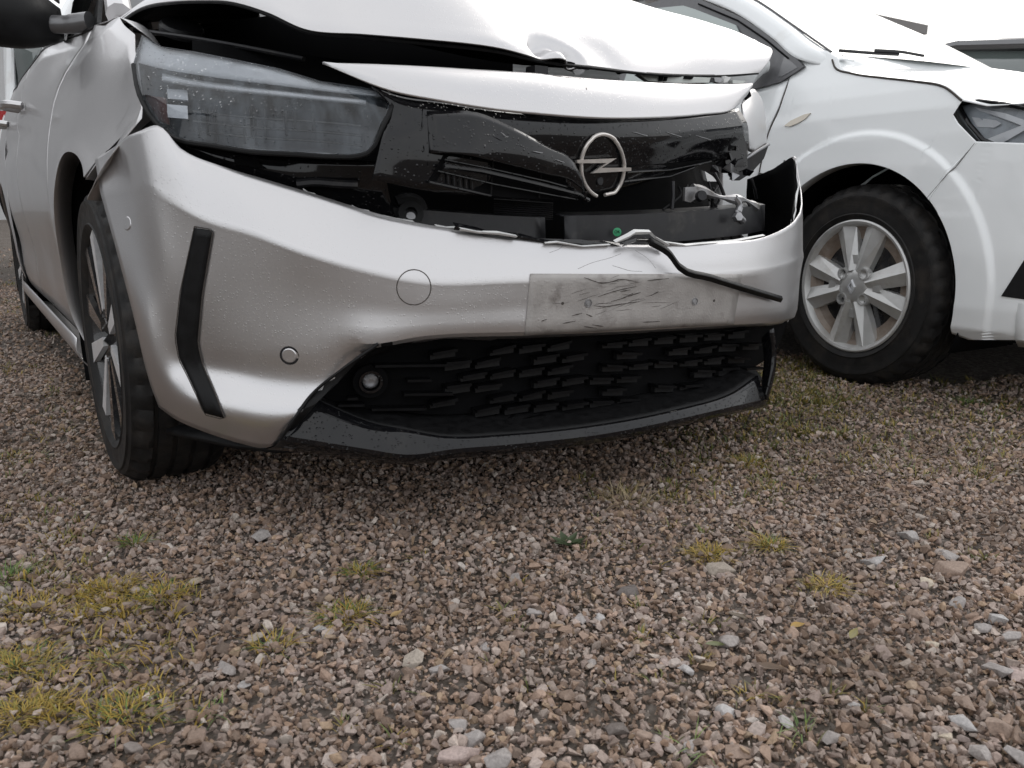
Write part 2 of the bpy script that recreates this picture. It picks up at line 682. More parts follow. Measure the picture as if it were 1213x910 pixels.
def stone_mesh(k, npt=13, flat=.62):
    r = np.random.default_rng(100 + k)
    P = r.normal(size=(npt, 3))
    P /= np.linalg.norm(P, axis=1)[:, None]
    P *= r.uniform(.82, 1.05, (npt, 1))
    P *= np.array((1.0, r.uniform(.62, .9), r.uniform(flat * .8, flat * 1.25)))
    bm = bmesh.new()
    for p in P:
        bm.verts.new(p)
    rs = bmesh.ops.convex_hull(bm, input=bm.verts)
    bmesh.ops.delete(bm, geom=[v for v in bm.verts if not v.link_faces], context='VERTS')
    bm.verts.ensure_lookup_table()
    bm.verts.index_update()
    V = np.array([v.co[:] for v in bm.verts])
    Fc = np.array([[v.index for v in f.verts] for f in bm.faces if len(f.verts) == 3])
    bm.free()
    return V, Fc


VARIANTS = [stone_mesh(k, 9 + k % 4) for k in range(28)]
VAR_SMALL = [stone_mesh(60 + k, 8) for k in range(16)]
OP = Frame(.584, -.1597, 2.2267)
yD = .48
DA = Frame(yD, 1.105 + .88 * math.cos(yD), 2.719 + .88 * math.sin(yD))


def scatter(d0, d1, dens, smin, smax, variants, rng, w0=0.0, w1=.76):
    """random stones over the seen wedge of ground between two distances"""
    area = (w1 - w0) * (d1 ** 2 - d0 ** 2)
    n = int(area * dens)
    y = np.sqrt(rng.uniform(d0 ** 2, d1 ** 2, n))
    x = rng.uniform(w0, w1, n) * rng.choice([-1, 1], n) * y
    dx, dy = x - OP.ox, y - OP.oy
    u, v = dx * OP.c + dy * OP.s, dx * OP.s - dy * OP.c
    dx, dy = x - DA.ox, y - DA.oy
    u2, v2 = dx * DA.c + dy * DA.s, dx * DA.s - dy * DA.c
    keep = ~((np.abs(u) < .55) & (v < .0) & (v > -3)) & ~((np.abs(u2) < .6) & (v2 < .2))
    keep &= ~((y > 2.5) & (np.abs(u) < .8) & (v < .3) & (rng.random(n) < .6))
    x, y = x[keep], y[keep]
    n = len(x)
    s = smin + (smax - smin) * rng.beta(1.4, 3.2, n)
    return x, y, s * .5


def gravel_mesh(groups):
    VV, FF, CC, base = [], [], [], 0
    for (x, y, s, variants, rng, zs) in groups:
        n = len(x)
        which = rng.integers(0, len(variants), n)
        az = rng.uniform(0, 2 * np.pi, n)
        tilt = rng.normal(0, .55, (n, 2))
        cidx = rng.choice(len(PAL), n, p=PALW)
        col = PAL[cidx] * rng.uniform(.8, 1.2, (n, 1)) * np.array((1.0, .965, .93))
        z = rng.uniform(-.1, 1.25, n) * s * zs
        for k, (V, Fc) in enumerate(variants):
            sel = np.where(which == k)[0]
            if not len(sel):
                continue
            ca, sa = np.cos(az[sel]), np.sin(az[sel])
            P = V[None] * s[sel][:, None, None]
            tx, ty = tilt[sel, 0], tilt[sel, 1]
            c1, s1 = np.cos(tx)[:, None], np.sin(tx)[:, None]
            Y = P[..., 1] * c1 - P[..., 2] * s1
            Z = P[..., 1] * s1 + P[..., 2] * c1
            c2, s2 = np.cos(ty)[:, None], np.sin(ty)[:, None]
            X = P[..., 0] * c2 + Z * s2
            Z = -P[..., 0] * s2 + Z * c2
            Q = np.stack([X * ca[:, None] - Y * sa[:, None] + x[sel][:, None], X * sa[:, None] + Y * ca[:, None] + y[sel][:, None], Z + z[sel][:, None]], -1)
            nv = V.shape[0]
            VV.append(Q.reshape(-1, 3))
            FF.append((Fc[None] + (np.arange(len(sel)) * nv)[:, None, None] + base).reshape(-1, 3))
            CC.append(np.repeat(col[sel], nv, 0))
            base += nv * len(sel)
    V, Fc, Cc = np.concatenate(VV), np.concatenate(FF), np.concatenate(CC)
    me = bpy.data.meshes.new("gravel")
    me.vertices.add(len(V))
    me.vertices.foreach_set("co", V.ravel())
    me.loops.add(Fc.size)
    me.loops.foreach_set("vertex_index", Fc.ravel().astype(np.int32))
    me.polygons.add(len(Fc))
    me.polygons.foreach_set("loop_start", (np.arange(len(Fc)) * 3).astype(np.int32))
    me.update()
    me.validate()
    me.shade_flat()
    at = me.attributes.new("tint", 'FLOAT_COLOR', 'POINT')
    at.data.foreach_set("color", np.concatenate([Cc, np.ones((len(Cc), 1))], 1).ravel())
    return me


g_rng = np.random.default_rng(5)
groups = []
for (d0, d1, dens, smin, smax, var, zs) in [
        (.62, 1.25, 13500, .008, .025, VARIANTS, 1.0), (1.25, 2.0, 12000, .008, .025, VARIANTS, 1.0), (2.0, 3.2, 7500, .009, .027, VAR_SMALL, 1.0),
        (3.2, 6.0, 2200, .012, .032, VAR_SMALL, 1.0), (6.0, 11.0, 150, .02, .05, VAR_SMALL, 1.0),
        (.62, 2.2, 260, .022, .034, VARIANTS, .6), (.62, 2.0, 15000, .005, .011, VAR_SMALL, 1.6)]:
    x, y, s = scatter(d0, d1, dens, smin, smax, var, g_rng)
    groups.append((x, y, s, var, g_rng, zs))
for (d0, d1, dens, smin, smax, zs, w0, w1) in [(.45, 1.6, 5500, .009, .027, 1.0, .76, 1.7), (1.6, 3.2, 3800, .010, .030, 1.0, .76, 1.5), (3.2, 6.0, 900, .014, .036, 1.0, .76, 1.2), (.25, .62, 6000, .009, .026, 1.0, 0.0, 1.8)]:
    x, y, s = scatter(d0, d1, dens, smin, smax, VAR_SMALL, g_rng, w0, w1)
    groups.append((x, y, s, VAR_SMALL, g_rng, zs))
gme = gravel_mesh(groups)
gme.materials.append(stone_material("gravel_stone", False))
gravel = bpy.data.objects.new("gravel", gme)
COL.objects.link(gravel)
gravel.parent = ground
gravel["kind"] = "stuff"

# --- the stones that can be told apart: parts of the ground
st_mat = stone_material("single_stone", True)
STM = []
for k in range(20):
    V, Fc = stone_mesh(200 + k, 15, .5)
    bm = bmesh.new()
    vs = [bm.verts.new(p) for p in V]
    for f in Fc:
        bm.faces.new([vs[i] for i in f])
    bmesh.ops.bevel(bm, geom=list(bm.edges), offset=.07, segments=1, affect='EDGES', clamp_overlap=True)
    me = bpy.data.meshes.new("stone")
    bm.to_mesh(me)
    bm.free()
    me.shade_flat()
    me.materials.append(st_mat)
    STM.append(me)
GREY, LGREY, BROWN, PINK, TAN, DARK, CREAM = (.34, .31, .295), (.42, .40, .39), (.30, .22, .175), (.42, .33, .30), (.36, .31, .26), (.15, .13, .12), (.50, .43, .34)
BIG = [(490, 789, 32, TAN), (633, 733, 26, GREY), (630, 716, 24, BROWN), (666, 728, 22, PINK), (686, 740, 26, GREY), (709, 741, 24, LGREY),
       (742, 706, 30, DARK), (672, 832, 28, BROWN), (598, 855, 30, BROWN), (730, 872, 32, DARK), (761, 883, 28, BROWN), (560, 884, 32, GREY),
       (543, 904, 48, PINK), (592, 908, 46, GREY), (443, 905, 28, BROWN), (853, 681, 34, TAN), (1033, 669, 32, LGREY), (1074, 641, 24, LGREY),
       (1127, 683, 40, BROWN), (1123, 664, 24, GREY), (1098, 696, 20, CREAM), (1177, 801, 32, GREY), (1203, 805, 26, PINK), (1142, 842, 36, BROWN),
       (1140, 865, 30, LGREY), (1184, 873, 36, BROWN), (1160, 901, 30, GREY), (1205, 905, 34, GREY), (873, 897, 34, BROWN), (1045, 779, 26, PINK),
       (861, 770, 34, GREY), (912, 826, 22, BROWN), (1198, 760, 26, GREY), (1162, 750, 24, GREY), (232, 694, 18, CREAM), (267, 799, 28, GREY),
       (235, 880, 28, BROWN), (94, 899, 28, BROWN), (158, 893, 24, GREY), (290, 817, 18, LGREY), (301, 763, 28, TAN), (68, 881, 16, TAN),
       (342, 658, 16, PINK), (228, 750, 22, BROWN), (380, 750, 18, LGREY), (1178, 740, 26, LGREY), (1085, 735, 22, BROWN), (1010, 842, 16, LGREY),
       (1000, 728, 24, BROWN), (905, 740, 20, PINK), (1105, 770, 16, CREAM), (1135, 720, 22, GREY), (812, 800, 22, LGREY), (700, 790, 20, GREY),
       (575, 772, 18, GREY), (520, 800, 24, GREY), (610, 690, 18, GREY), (540, 865, 26, GREY), (1120, 880, 18, CREAM), (860, 850, 26, LGREY),
       (930, 862, 24, LGREY), (985, 880, 26, GREY), (1075, 850, 22, BROWN), (815, 890, 24, GREY), (310, 640, 30, GREY), (120, 855, 16, GREY)]


def add_stone(x, y, size, colr, k, rng):
    o = bpy.data.objects.new("stone", STM[k % len(STM)])
    COL.objects.link(o)
    o.parent = ground
    o.location = (x, y, size * .10 + .004)
    o.scale = (size * .5, size * .5 * rng.uniform(.85, 1.1), size * .5 * rng.uniform(.8, 1.1))
    o.rotation_euler = (rng.normal(0, .22), rng.normal(0, .22), rng.uniform(0, 6.28))
    o.color = (*colr, 1)
    return o


s_rng = np.random.default_rng(21)
for k, (px, py, w, colr) in enumerate(BIG):
    p = ground_at(px, py)
    dist = np.linalg.norm(p - CAMP)
    add_stone(p[0], p[1], w / F_PX * dist * 1.12, colr, k, s_rng)
for k in range(300 - len(BIG)):
    y = .78 + 1.0 * s_rng.random() ** 1.6
    x = s_rng.uniform(-.62, .62) * y
    c = PAL[s_rng.choice(len(PAL), p=PALW)] * s_rng.uniform(.85, 1.2)
    add_stone(x, y, s_rng.uniform(.017, .026), tuple(c), k + 3, s_rng)

# ==================================================================== GRASS
def leaf_mat(name, use_attr=True):
    m = bpy.data.materials.new(name)
    m.use_nodes = True
    N, L = m.node_tree.nodes, m.node_tree.links
    b = N["Principled BSDF"]
    a = N.new("ShaderNodeAttribute")
    a.attribute_name = "tint"
    L.new(a.outputs["Color"], b.inputs["Base Color"])
    b.inputs["Roughness"].default_value = .55
    b.inputs["Subsurface Weight"].default_value = 0
    return m


M['blade'] = leaf_mat("grass_blade")


def blades(n, R, hmin, hmax, wid, cols, rng, flat=.6, cx=0., cy=0., spread=None):
    """curved tapering blades: (verts, faces, colours)"""
    V, Fc, Cc = [], [], []
    for i in range(n):
        a = rng.uniform(0, 2 * np.pi)
        r = R * rng.random() ** .75
        b = a + rng.normal(0, .8)
        base = np.array((cx + r * math.cos(a), cy + r * math.sin(a), .001))
        h = rng.uniform(hmin, hmax)
        lean = rng.uniform(.2, 1.5) * flat
        dirv = np.array((math.cos(b), math.sin(b), 0))
        side = np.array((-math.sin(b), math.cos(b), 0)) * wid * rng.uniform(.7, 1.3)
        pts = [base + dirv * h * lean * t ** 1.4 + np.array((0, 0, h * (t - .35 * lean * t * t))) for t in (0, .4, .75, 1)]
        ws = (1, .85, .5, .05)
        k = len(V)
        for p, w_ in zip(pts, ws):
            V += [p - side * w_ * .5, p + side * w_ * .5]
        Fc += [(k, k + 1, k + 3, k + 2), (k + 2, k + 3, k + 5, k + 4), (k + 4, k + 5, k + 7, k + 6)]
        c = np.array(cols[rng.integers(len(cols))]) * rng.uniform(.75, 1.25)
        Cc += [c] * 8
    return V, Fc, Cc


def blade_object(name, V, Fc, Cc):
    me = bpy.data.meshes.new(name)
    me.from_pydata([tuple(p) for p in V], [], Fc)
    at = me.attributes.new("tint", 'FLOAT_COLOR', 'POINT')
    at.data.foreach_set("color", np.concatenate([np.array(Cc), np.ones((len(Cc), 1))], 1).ravel())
    me.materials.append(M['blade'])
    me.shade_smooth()
    o = bpy.data.objects.new(name, me)
    COL.objects.link(o)
    return o


YEL = [(.36, .235, .035), (.30, .20, .035), (.38, .27, .05), (.22, .19, .035)]
GRN = [(.09, .16, .03), (.13, .20, .035), (.07, .12, .03)]
MIXG = YEL + YEL + GRN
DRY = [(.36, .28, .16), (.28, .21, .12), (.42, .34, .20)]
TUFTS = [  # px, py, radius m, height m, n, colours, label
    (14, 690, .032, .04, 30, GRN + [(.2, .24, .05)], "bright green grass clump at the left edge, in the gravel ahead of the front wheel"),
    (128, 703, .04, .022, 120, YEL, "flat yellow grass tuft left of a twin tuft, below the silver car's front tyre"),
    (190, 711, .035, .024, 90, YEL + GRN[:1], "yellow-green tuft just right of the flat yellow one below the front tyre"),
    (135, 722, .04, .016, 90, YEL, "thin yellow tuft lying closest under the pair of yellow tufts"),
    (160, 648, .022, .03, 30, GRN + YEL[:1], "small green sprig above the twin yellow tufts, below the front tyre"),
    (50, 725, .05, .018, 90, YEL, "thin yellowed grass lying between the left edge and the twin tufts"),
    (20, 795, .055, .019, 190, MIXG, "wide yellow-green grass mat at the left edge of the picture"),
    (28, 850, .04, .018, 120, YEL, "yellow grass patch in the lower left corner below the wide mat"),
    (150, 853, .045, .021, 120, MIXG, "yellow tuft with green tips in the lower left, nearest the bottom edge"),
    (250, 850, .02, .02, 10, GRN, "sparse small green sprout right of the yellow tuft in the lower left"),
    (322, 772, .025, .03, 26, MIXG, "thin upright green sprout in open gravel at left of centre"),
    (132, 785, .025, .02, 34, YEL + GRN[:1], "small tuft midway between the wide left mat and the thin upright sprout"),
    (413, 735, .032, .03, 60, MIXG, "yellow-green tuft left of the pale slab stone in mid foreground"),
    (428, 683, .025, .022, 44, GRN + YEL, "low green tuft above the yellow-green tuft in mid foreground"),
    (742, 598, .045, .06, 46, DRY, "dry straw-coloured grass tuft under the front edge of the bumper"),
    (838, 663, .036, .024, 90, YEL, "yellow tuft growing right against a grey angular stone, right of centre"),
    (913, 652, .022, .032, 60, YEL + GRN[:1], "round yellow tuft just right of the tuft against the angular stone"),
    (979, 700, .03, .024, 70, YEL, "low yellow tuft alone in the gravel at right of centre"),
    (946, 868, .018, .026, 7, GRN, "little green tuft near the bottom edge at right"),
    (830, 893, .018, .026, 4, GRN, "few broad green blades at the bottom edge right of centre"),
    (1037, 446, .02, .05, 24, GRN + YEL, "green sprig standing at the foot of the white car's front tyre"),
    (1150, 480, .05, .03, 50, GRN, "dark green tuft in front of the white car's bumper"),
    (885, 553, .04, .03, 60, YEL + GRN[1:2], "yellow-green tuft at the right, ahead of the bumper corner"),
    (12, 545, .04, .02, 40, YEL + GRN, "small tuft at the left edge beside the silver car's front tyre"),
]
t_rng = np.random.default_rng(33)
for (px, py, R, h, n, cols, lab) in TUFTS:
    p = ground_at(px, py)
    V, Fc, Cc = blades(int(n * 2.6), R * 1.05, h * .3, h * .8, .0014, cols, t_rng, 1.7)
    o = blade_object("grass_tuft", V, Fc, Cc)
    o.location = (p[0], p[1], .006)
    tag(o, lab, "grass tuft", "grass tufts in the gravel")
# thin moss and seedling grass nobody could count
V, Fc, Cc = [], [], []


def moss_zone(px0, py0, px1, py1, n, cols, hmin, hmax, clump=.05):
    global V, Fc, Cc
    for i in range(n):
        p = ground_at(t_rng.uniform(px0, px1), t_rng.uniform(py0, py1))
        v, f, c = blades(int(t_rng.integers(5, 16)), clump * t_rng.uniform(.4, 1.2), hmin + .006, hmax + .009, .0018 + .0006 * p[1], cols, t_rng, 1.0, p[0], p[1])
        k = len(V)
        V += v
        Fc += [tuple(i + k for i in q) for q in f]
        Cc += c


OLV = [(.22, .17, .035), (.17, .145, .035), (.27, .19, .035), (.12, .12, .035), (.10, .13, .03)]
moss_zone(905, 425, 1010, 480, 230, OLV, .008, .02)
moss_zone(860, 470, 1010, 520, 150, OLV, .006, .018)
moss_zone(780, 510, 960, 600, 120, OLV[1:], .006, .016, .04)
moss_zone(1000, 450, 1213, 570, 150, OLV, .006, .02)
moss_zone(680, 560, 900, 660, 26, OLV, .005, .014, .03)
moss_zone(0, 330, 90, 400, 40, OLV, .01, .03, .07)
moss_zone(0, 430, 110, 700, 60, OLV, .006, .018, .03)
moss_zone(0, 690, 230, 870, 70, YEL, .006, .016, .03)
moss_zone(400, 640, 1213, 900, 34, OLV, .005, .014, .016)
moss_zone(480, 640, 1213, 905, 90, [(.10, .07, .045), (.14, .10, .06), (.07, .05, .035)], -.002, .006, .02)
moss = blade_object("moss", V, Fc, Cc)
moss["kind"] = "stuff"

# fallen leaves and one broad-leaf weed
def leaf(L_, W_, colr, curl=.2):
    n = 7
    V, Fc, Cc = [], [], []
    for i in range(n):
        t = i / (n - 1)
        w_ = W_ * math.sin(math.pi * min(.98, max(.02, t)) ** .8)
        z = curl * L_ * (t - .5) ** 2
        V += [np.array((L_ * (t - .5), -w_ / 2, z + .25 * w_)), np.array((L_ * (t - .5), 0, z)), np.array((L_ * (t - .5), w_ / 2, z + .25 * w_))]
        Cc += [np.array(colr) * q for q in (1, .8, 1.1)]
        if i:
            k = 3 * i
            Fc += [(k - 3, k - 2, k + 1, k), (k - 2, k - 1, k + 2, k + 1)]
    return V, Fc, Cc


for (px, py, L_, W_, c, rz, lab) in [
        (1010, 762, .03, .011, (.20, .17, .05), .9, "olive fallen leaf on the gravel at the right of the foreground"),
        (944, 752, .022, .011, (.36, .22, .05), .2, "small orange-brown leaf lying on gravel left of the olive leaf"),
        (872, 741, .03, .014, (.11, .08, .05), 2.6, "dark brown curled leaf on the gravel, right of centre"),
        (912, 803, .034, .014, (.13, .085, .055), -.4, "brown curled leaf low in the gravel right of centre"),
        (470, 738, .022, .009, (.33, .22, .09), .8, "tan leaf beside the yellow-green tuft left of the pale slab stone")]:
    p = ground_at(px, py)
    o = blade_object("fallen_leaf", *leaf(L_, W_, c))
    o.location = (p[0], p[1], .014)
    o.rotation_euler = (.15, -.1, rz)
    tag(o, lab, "leaf", "fallen leaves on the gravel")
p = ground_at(672, 650)
weed = empty("weed", (p[0], p[1], .004), 0, "low broad-leaved dark green weed in the gravel under the bumper", "weed")
for a in range(7):
    o = blade_object("weed_leaf", *leaf(.034, .014, (.05, .07, .03), .5))
    o.parent = weed
    o.location = (.018 * math.cos(a * .95), .018 * math.sin(a * .95), .008)
    o.rotation_euler = (0, -.3, a * .95)
p = ground_at(1196, 806)
o = blade_object("fallen_leaf", *leaf(.03, .012, (.12, .13, .05), .3))
p = ground_at(848, 775)
o.location = (p[0], p[1], .013)
tag(o, "dull green leaf lying flat among grey stones right of centre", "leaf", "fallen leaves on the gravel")
# ==================================================================== WHEELS
def tyre_mesh(R, W, rim_r, segs=108, grooves=(-.27, -.09, .09, .27), tread_d=.007, axis_sign=-1):
    """lathe about the u axis with cut tread: outer face at u=0, body towards +u (inside)"""
    prof = []                                            # (across, radius, kind)
    prof += [(.022, rim_r - .006, 0), (.010, rim_r, 0), (.004, rim_r + .008, 0), (-.001, rim_r + (R - rim_r) * .16, 0), (.0015, rim_r + (R - rim_r) * .19, 0), (.0, rim_r + (R - rim_r) * .35, 0), (.0005, rim_r + (R - rim_r) * .55, 0), (-.0015, rim_r + (R - rim_r) * .60, 0), (-.0015, rim_r + (R - rim_r) * .66, 0), (.0025, rim_r + (R - rim_r) * .68, 0), (.006, rim_r + (R - rim_r) * .78, 0)]
    prof += [(.014, R - .014, 2), (.022, R - .007, 2), (.034, R - .002, 2)]
    x0, x1 = .042, W - .042
    gs = [W / 2 + g * W for g in grooves]
    xs = [(x0, 1)]
    for g in gs:
        xs += [(g - .0055, 1), (g - .004, 3), (g + .004, 3), (g + .0055, 1)]
    xs += [(x1, 1)]
    prof += [(x, R - (tread_d if k == 3 else 0) - .0008 * ((x - W / 2) / .03) ** 2 * .3, k) for x, k in xs]
    prof += [(W - .034, R - .003, 2), (W - .022, R - .008, 2), (W - .014, R - .014, 2), (W - .004, rim_r + (R - rim_r) * .6, 0), (W - .012, rim_r, 0)]
    th = np.linspace(0, 2 * np.pi, segs, endpoint=False)
    G = np.zeros((len(prof), segs, 3))
    for i, (x, r, k) in enumerate(prof):
        rr = np.full(segs, r)
        if k == 2:                                       # shoulder sipes
            rr[np.arange(segs) % 3 == 0] -= .0085
        if k == 1:
            rr[(np.arange(segs) + (i % 3)) % 4 == 0] -= .005
        G[i, :, 0] = x
        G[i, :, 1] = rr * np.cos(th)
        G[i, :, 2] = rr * np.sin(th)
    return grid(G, close=True)


def lathe(prof, segs=64):
    th = np.linspace(0, 2 * np.pi, segs, endpoint=False)
    G = np.zeros((len(prof), segs, 3))
    for i, (x, r) in enumerate(prof):
        G[i, :, 0] = x
        G[i, :, 1] = r * np.cos(th)
        G[i, :, 2] = r * np.sin(th)
    return grid(G, close=True)


def rot_u(V, a):
    V = np.asarray(V, float).copy()
    c, s = math.cos(a), math.sin(a)
    y, z = V[:, 1].copy(), V[:, 2].copy()
    V[:, 1], V[:, 2] = y * c - z * s, y * s + z * c
    return V


def shift(V, d):
    return np.asarray(V, float) + np.array(d)


def spoke_prism(r0, r1, w0, w1, x_edge, x_ridge, depth, skew0=0., skew1=0.):
    """ridged spoke along +z (radius), width along v; outer side at small u"""
    A = [(x_edge, -w0 / 2 + skew0, r0), (x_ridge, skew0, r0), (x_edge, w0 / 2 + skew0, r0), (x_edge + depth, w0 / 2 + skew0, r0), (x_edge + depth, -w0 / 2 + skew0, r0)]
    B = [(x_edge, -w1 / 2 + skew1, r1), (x_ridge, skew1, r1), (x_edge, w1 / 2 + skew1, r1), (x_edge + depth, w1 / 2 + skew1, r1), (x_edge + depth, -w1 / 2 + skew1, r1)]
    n = 5
    Fc = [tuple(range(n)), tuple(range(2 * n - 1, n - 1, -1))] + [(i, (i + 1) % n, n + (i + 1) % n, n + i) for i in range(n)]
    return np.array(A + B, float), Fc


def sub(name, vf, m, par, **k):
    return build(name, vf, m, par, **k)


def child_at(par_car, name, loc, steer, vf, m, **k):
    o = build(name, vf, m, par_car, **k)
    o.location = (loc[0], -loc[1], loc[2])
    o.rotation_euler = (0, 0, steer)
    return o


# ==================================================================== SILVER CAR
opel = empty("damaged_hatchback", (OP.ox, OP.oy, 0), OP.yaw,
             "silver hatchback with buckled bonnet, torn front bumper and smashed far headlamp", "car")
PLAN = np.array([(-.89, -.3), (-.89, .10), (-.888, .22), (-.879, .31), (-.86, .385), (-.828, .45), (-.78, .515), (-.72, .572), (-.65, .622), (-.55, .672), (-.45, .706),
                 (-.3, .735), (-.15, .749), (0, .752), (.15, .748), (.3, .732), (.45, .702), (.55, .666), (.63, .622), (.70, .57), (.755, .51), (.80, .45), (.84, .38), (.87, .28), (.88, .15)])
PLAN = spl(PLAN, 5)


def pl(px, py, d=0.0):
    return OP.on_plan(px, py, PLAN, d)


def pv(px, py, v):
    return OP.at_v(px, py, v)


R_ = {
 0: ([(113, 189), (134, 176), (165, 156), (187, 149), (215, 177), (265, 198), (315, 213), (375, 231), (460, 257), (560, 275), (700, 289), (840, 288), (905, 281), (941, 262)],
     [0, .003, .007, .013, .021, .028, .034, .038, .038, .036, .032, .024, .016, .006]),
 1: ([(115, 200), (138, 192), (170, 180), (196, 182), (230, 212), (288, 236), (338, 254), (400, 275), (480, 295), (580, 304), (710, 308), (850, 306), (915, 298), (947, 280)],
     [0, .001, .004, .008, .0125, .016, .0185, .020, .0195, .0165, .014, .010, .008, .003]),
 2: ([(119, 225), (143, 219), (175, 217), (205, 236), (240, 256), (300, 275), (350, 294), (420, 315), (500, 328), (600, 327), (725, 324), (870, 322), (925, 314), (951, 300)],
     [0, .0, .001, .0015, .002, .002, .002, .002, .003, .003, .003, .002, .001, 0]),
 3: ([(121, 233), (145, 228), (177, 226), (206, 242), (241, 261), (301, 280), (351, 299), (421, 321), (502, 337), (602, 336), (725, 332), (870, 329), (925, 321), (951, 306)],
     [0, .0, .001, .0012, .0015, .0015, .0015, .0015, .001, .001, .001, .001, .001, 0]),
 4: ([(141, 305), (165, 312), (195, 322), (222, 335), (262, 345), (318, 355), (372, 362), (430, 365), (508, 368), (610, 362), (733, 356), (870, 350), (924, 343), (946, 328)],
     [0, .001, .004, .009, .013, .015, .014, .009, .004, .003, .003, .003, .003, .002]),
 5: ([(163, 390), (180, 395), (203, 400), (228, 405), (268, 410), (320, 414), (374, 416), (438, 412), (505, 401), (612, 397), (735, 392), (870, 384), (917, 381), (930, 378)],
     [.004, .006, .013, .02, .022, .021, .018, .014, .011, .009, .009, .008, .007, .006]),
 6: ([(172, 430), (190, 432), (214, 432), (238, 436), (275, 442), (322, 454), (385, 454), (440, 413), (505, 402), (612, 398), (735, 393), (870, 385), (917, 382), (930, 379)],
     [.008, .013, .021, .027, .028, .026, .023, .03, .03, .028, .028, .028, .028, .024]),
 7: ([(180, 458), (198, 463), (222, 472), (248, 481), (280, 488), (318, 493), (353, 492), (412, 434), (500, 404), (612, 400), (735, 395), (870, 387), (916, 384), (929, 381)],
     [.006, .006, .006, .005, .004, .004, .006, .05, .05, .05, .05, .05, .05, .045]),
 8: ([(189, 482), (210, 497), (240, 510), (266, 519), (290, 526), (312, 530), (332, 524), (372, 470), (445, 414), (612, 403), (735, 397), (870, 389), (915, 386), (928, 383)],
     [.03, .03, .03, .03, .03, .03, .03, .06, .07, .07, .07, .07, .07, .06]),
}
ARCH_V = {0: .235, 1: .25, 2: .285, 3: .295, 4: .355, 5: .385, 6: .388, 7: .385, 8: .37}
net = []
for r in range(9):
    pts, ds = R_[r]
    row = []
    for c, ((px, py), d) in enumerate(zip(pts, ds)):
        if c == 0:
            row.append(pv(px, py, ARCH_V[r]))
        elif c == 1:
            row.append(pv(px, py, ARCH_V[r] + .055))
        else:
            row.append(pl(px, py, d))
    # beyond the outline: the far corner runs back to the other wheel arch
    zc = row[-1][2]
    f = r / 8.0
    ztop = [.70, .66, .58, .55, .46, .385, .375, .37, .36][r]
    din = [.03, .02, .004, .002, .004, .008, .02, .03, .04][r]
    for (u, v), w, z0 in (((.764, .499), .1, .685), ((.776, .484), .22, .706), ((.806, .435), .5, .702), ((.842, .37), .8, .686), ((.875, .25), 1.0, .66)):
        if r == 0:
            zz = z0
        elif r == 1:
            zz = zc * .45 + z0 * .55
        else:
            zz = zc * (1 - w) + ztop * w
        row.append(np.array((u - din * .6, v - .003, zz)))
    net.append(row)
# crisp fold along the shoulder
mixrow = lambda A, B, t: [a * (1 - t) + b * t for a, b in zip(A, B)]
net2 = net[:2] + [mixrow(net[2], net[1], .14)] + net[2:4] + [mixrow(net[3], net[4], .07)] + net[4:]
bump_vf = patch(net2, 5, 5)
bumper = build("bumper", bump_vf, M['silver'], opel, thick=.003, ang=24)
BB = surf(bump_vf)
# the returns inside the lower intake are unpainted black plastic
bumper.data.materials.append(M['black'])
_poly = [(452, 406), (405, 437), (367, 469), (345, 500), (331, 523), (360, 560), (520, 520), (930, 480), (934, 384), (870, 387), (735, 395), (612, 400), (505, 404)]


def to_px(fr, p):
    x = fr.ox + p[0] * fr.c + p[1] * fr.s
    y = fr.oy + p[0] * fr.s - p[1] * fr.c
    z = p[2] - CAM_H
    d = y * _cp - z * _sp
    return 606.5 + F_PX * x / d, 455 - F_PX * (y * _sp + z * _cp) / d


def inside(q, P):
    c = False
    for i in range(len(P)):
        (x0, y0), (x1, y1) = P[i], P[i - 1]
        if (y0 > q[1]) != (y1 > q[1]) and q[0] < (x1 - x0) * (q[1] - y0) / (y1 - y0) + x0:
            c = not c
    return c


for f_ in bumper.data.polygons:
    c_ = f_.center
    if inside(to_px(OP, (c_.x, -c_.y, c_.z)), _poly):
        f_.material_index = 1

# black inner face of the torn far corner
inn = [[p * np.array((1, 1, 1)) + np.array((-.005, -.004, -.003)) for p in row[13:]] for row in net[:6]]
build("bumper_lining", patch(inn, 5, 4), M['dark'], opel, thick=.002)
# ragged torn skin along the far corner's edge
rag = []
r2 = random.Random(4)
edge = spl([net[0][13] + np.array((-.004, 0, -.02)), net[0][14], net[0][15], net[0][16], net[0][17], net[0][18]], 7)
for i, p in enumerate(edge):
    rag.append([p + np.array((0, 0, -.003)), p + np.array((r2.uniform(-.005, .001), r2.uniform(-.004, .004), r2.uniform(-.003, .006)))])
build("torn_edge", grid(np.array(rag)), M['torn'], opel, thick=.002, smooth=False)


def on_b(px, py, off=.0):
    return hit(OP, BB, px, py, off)


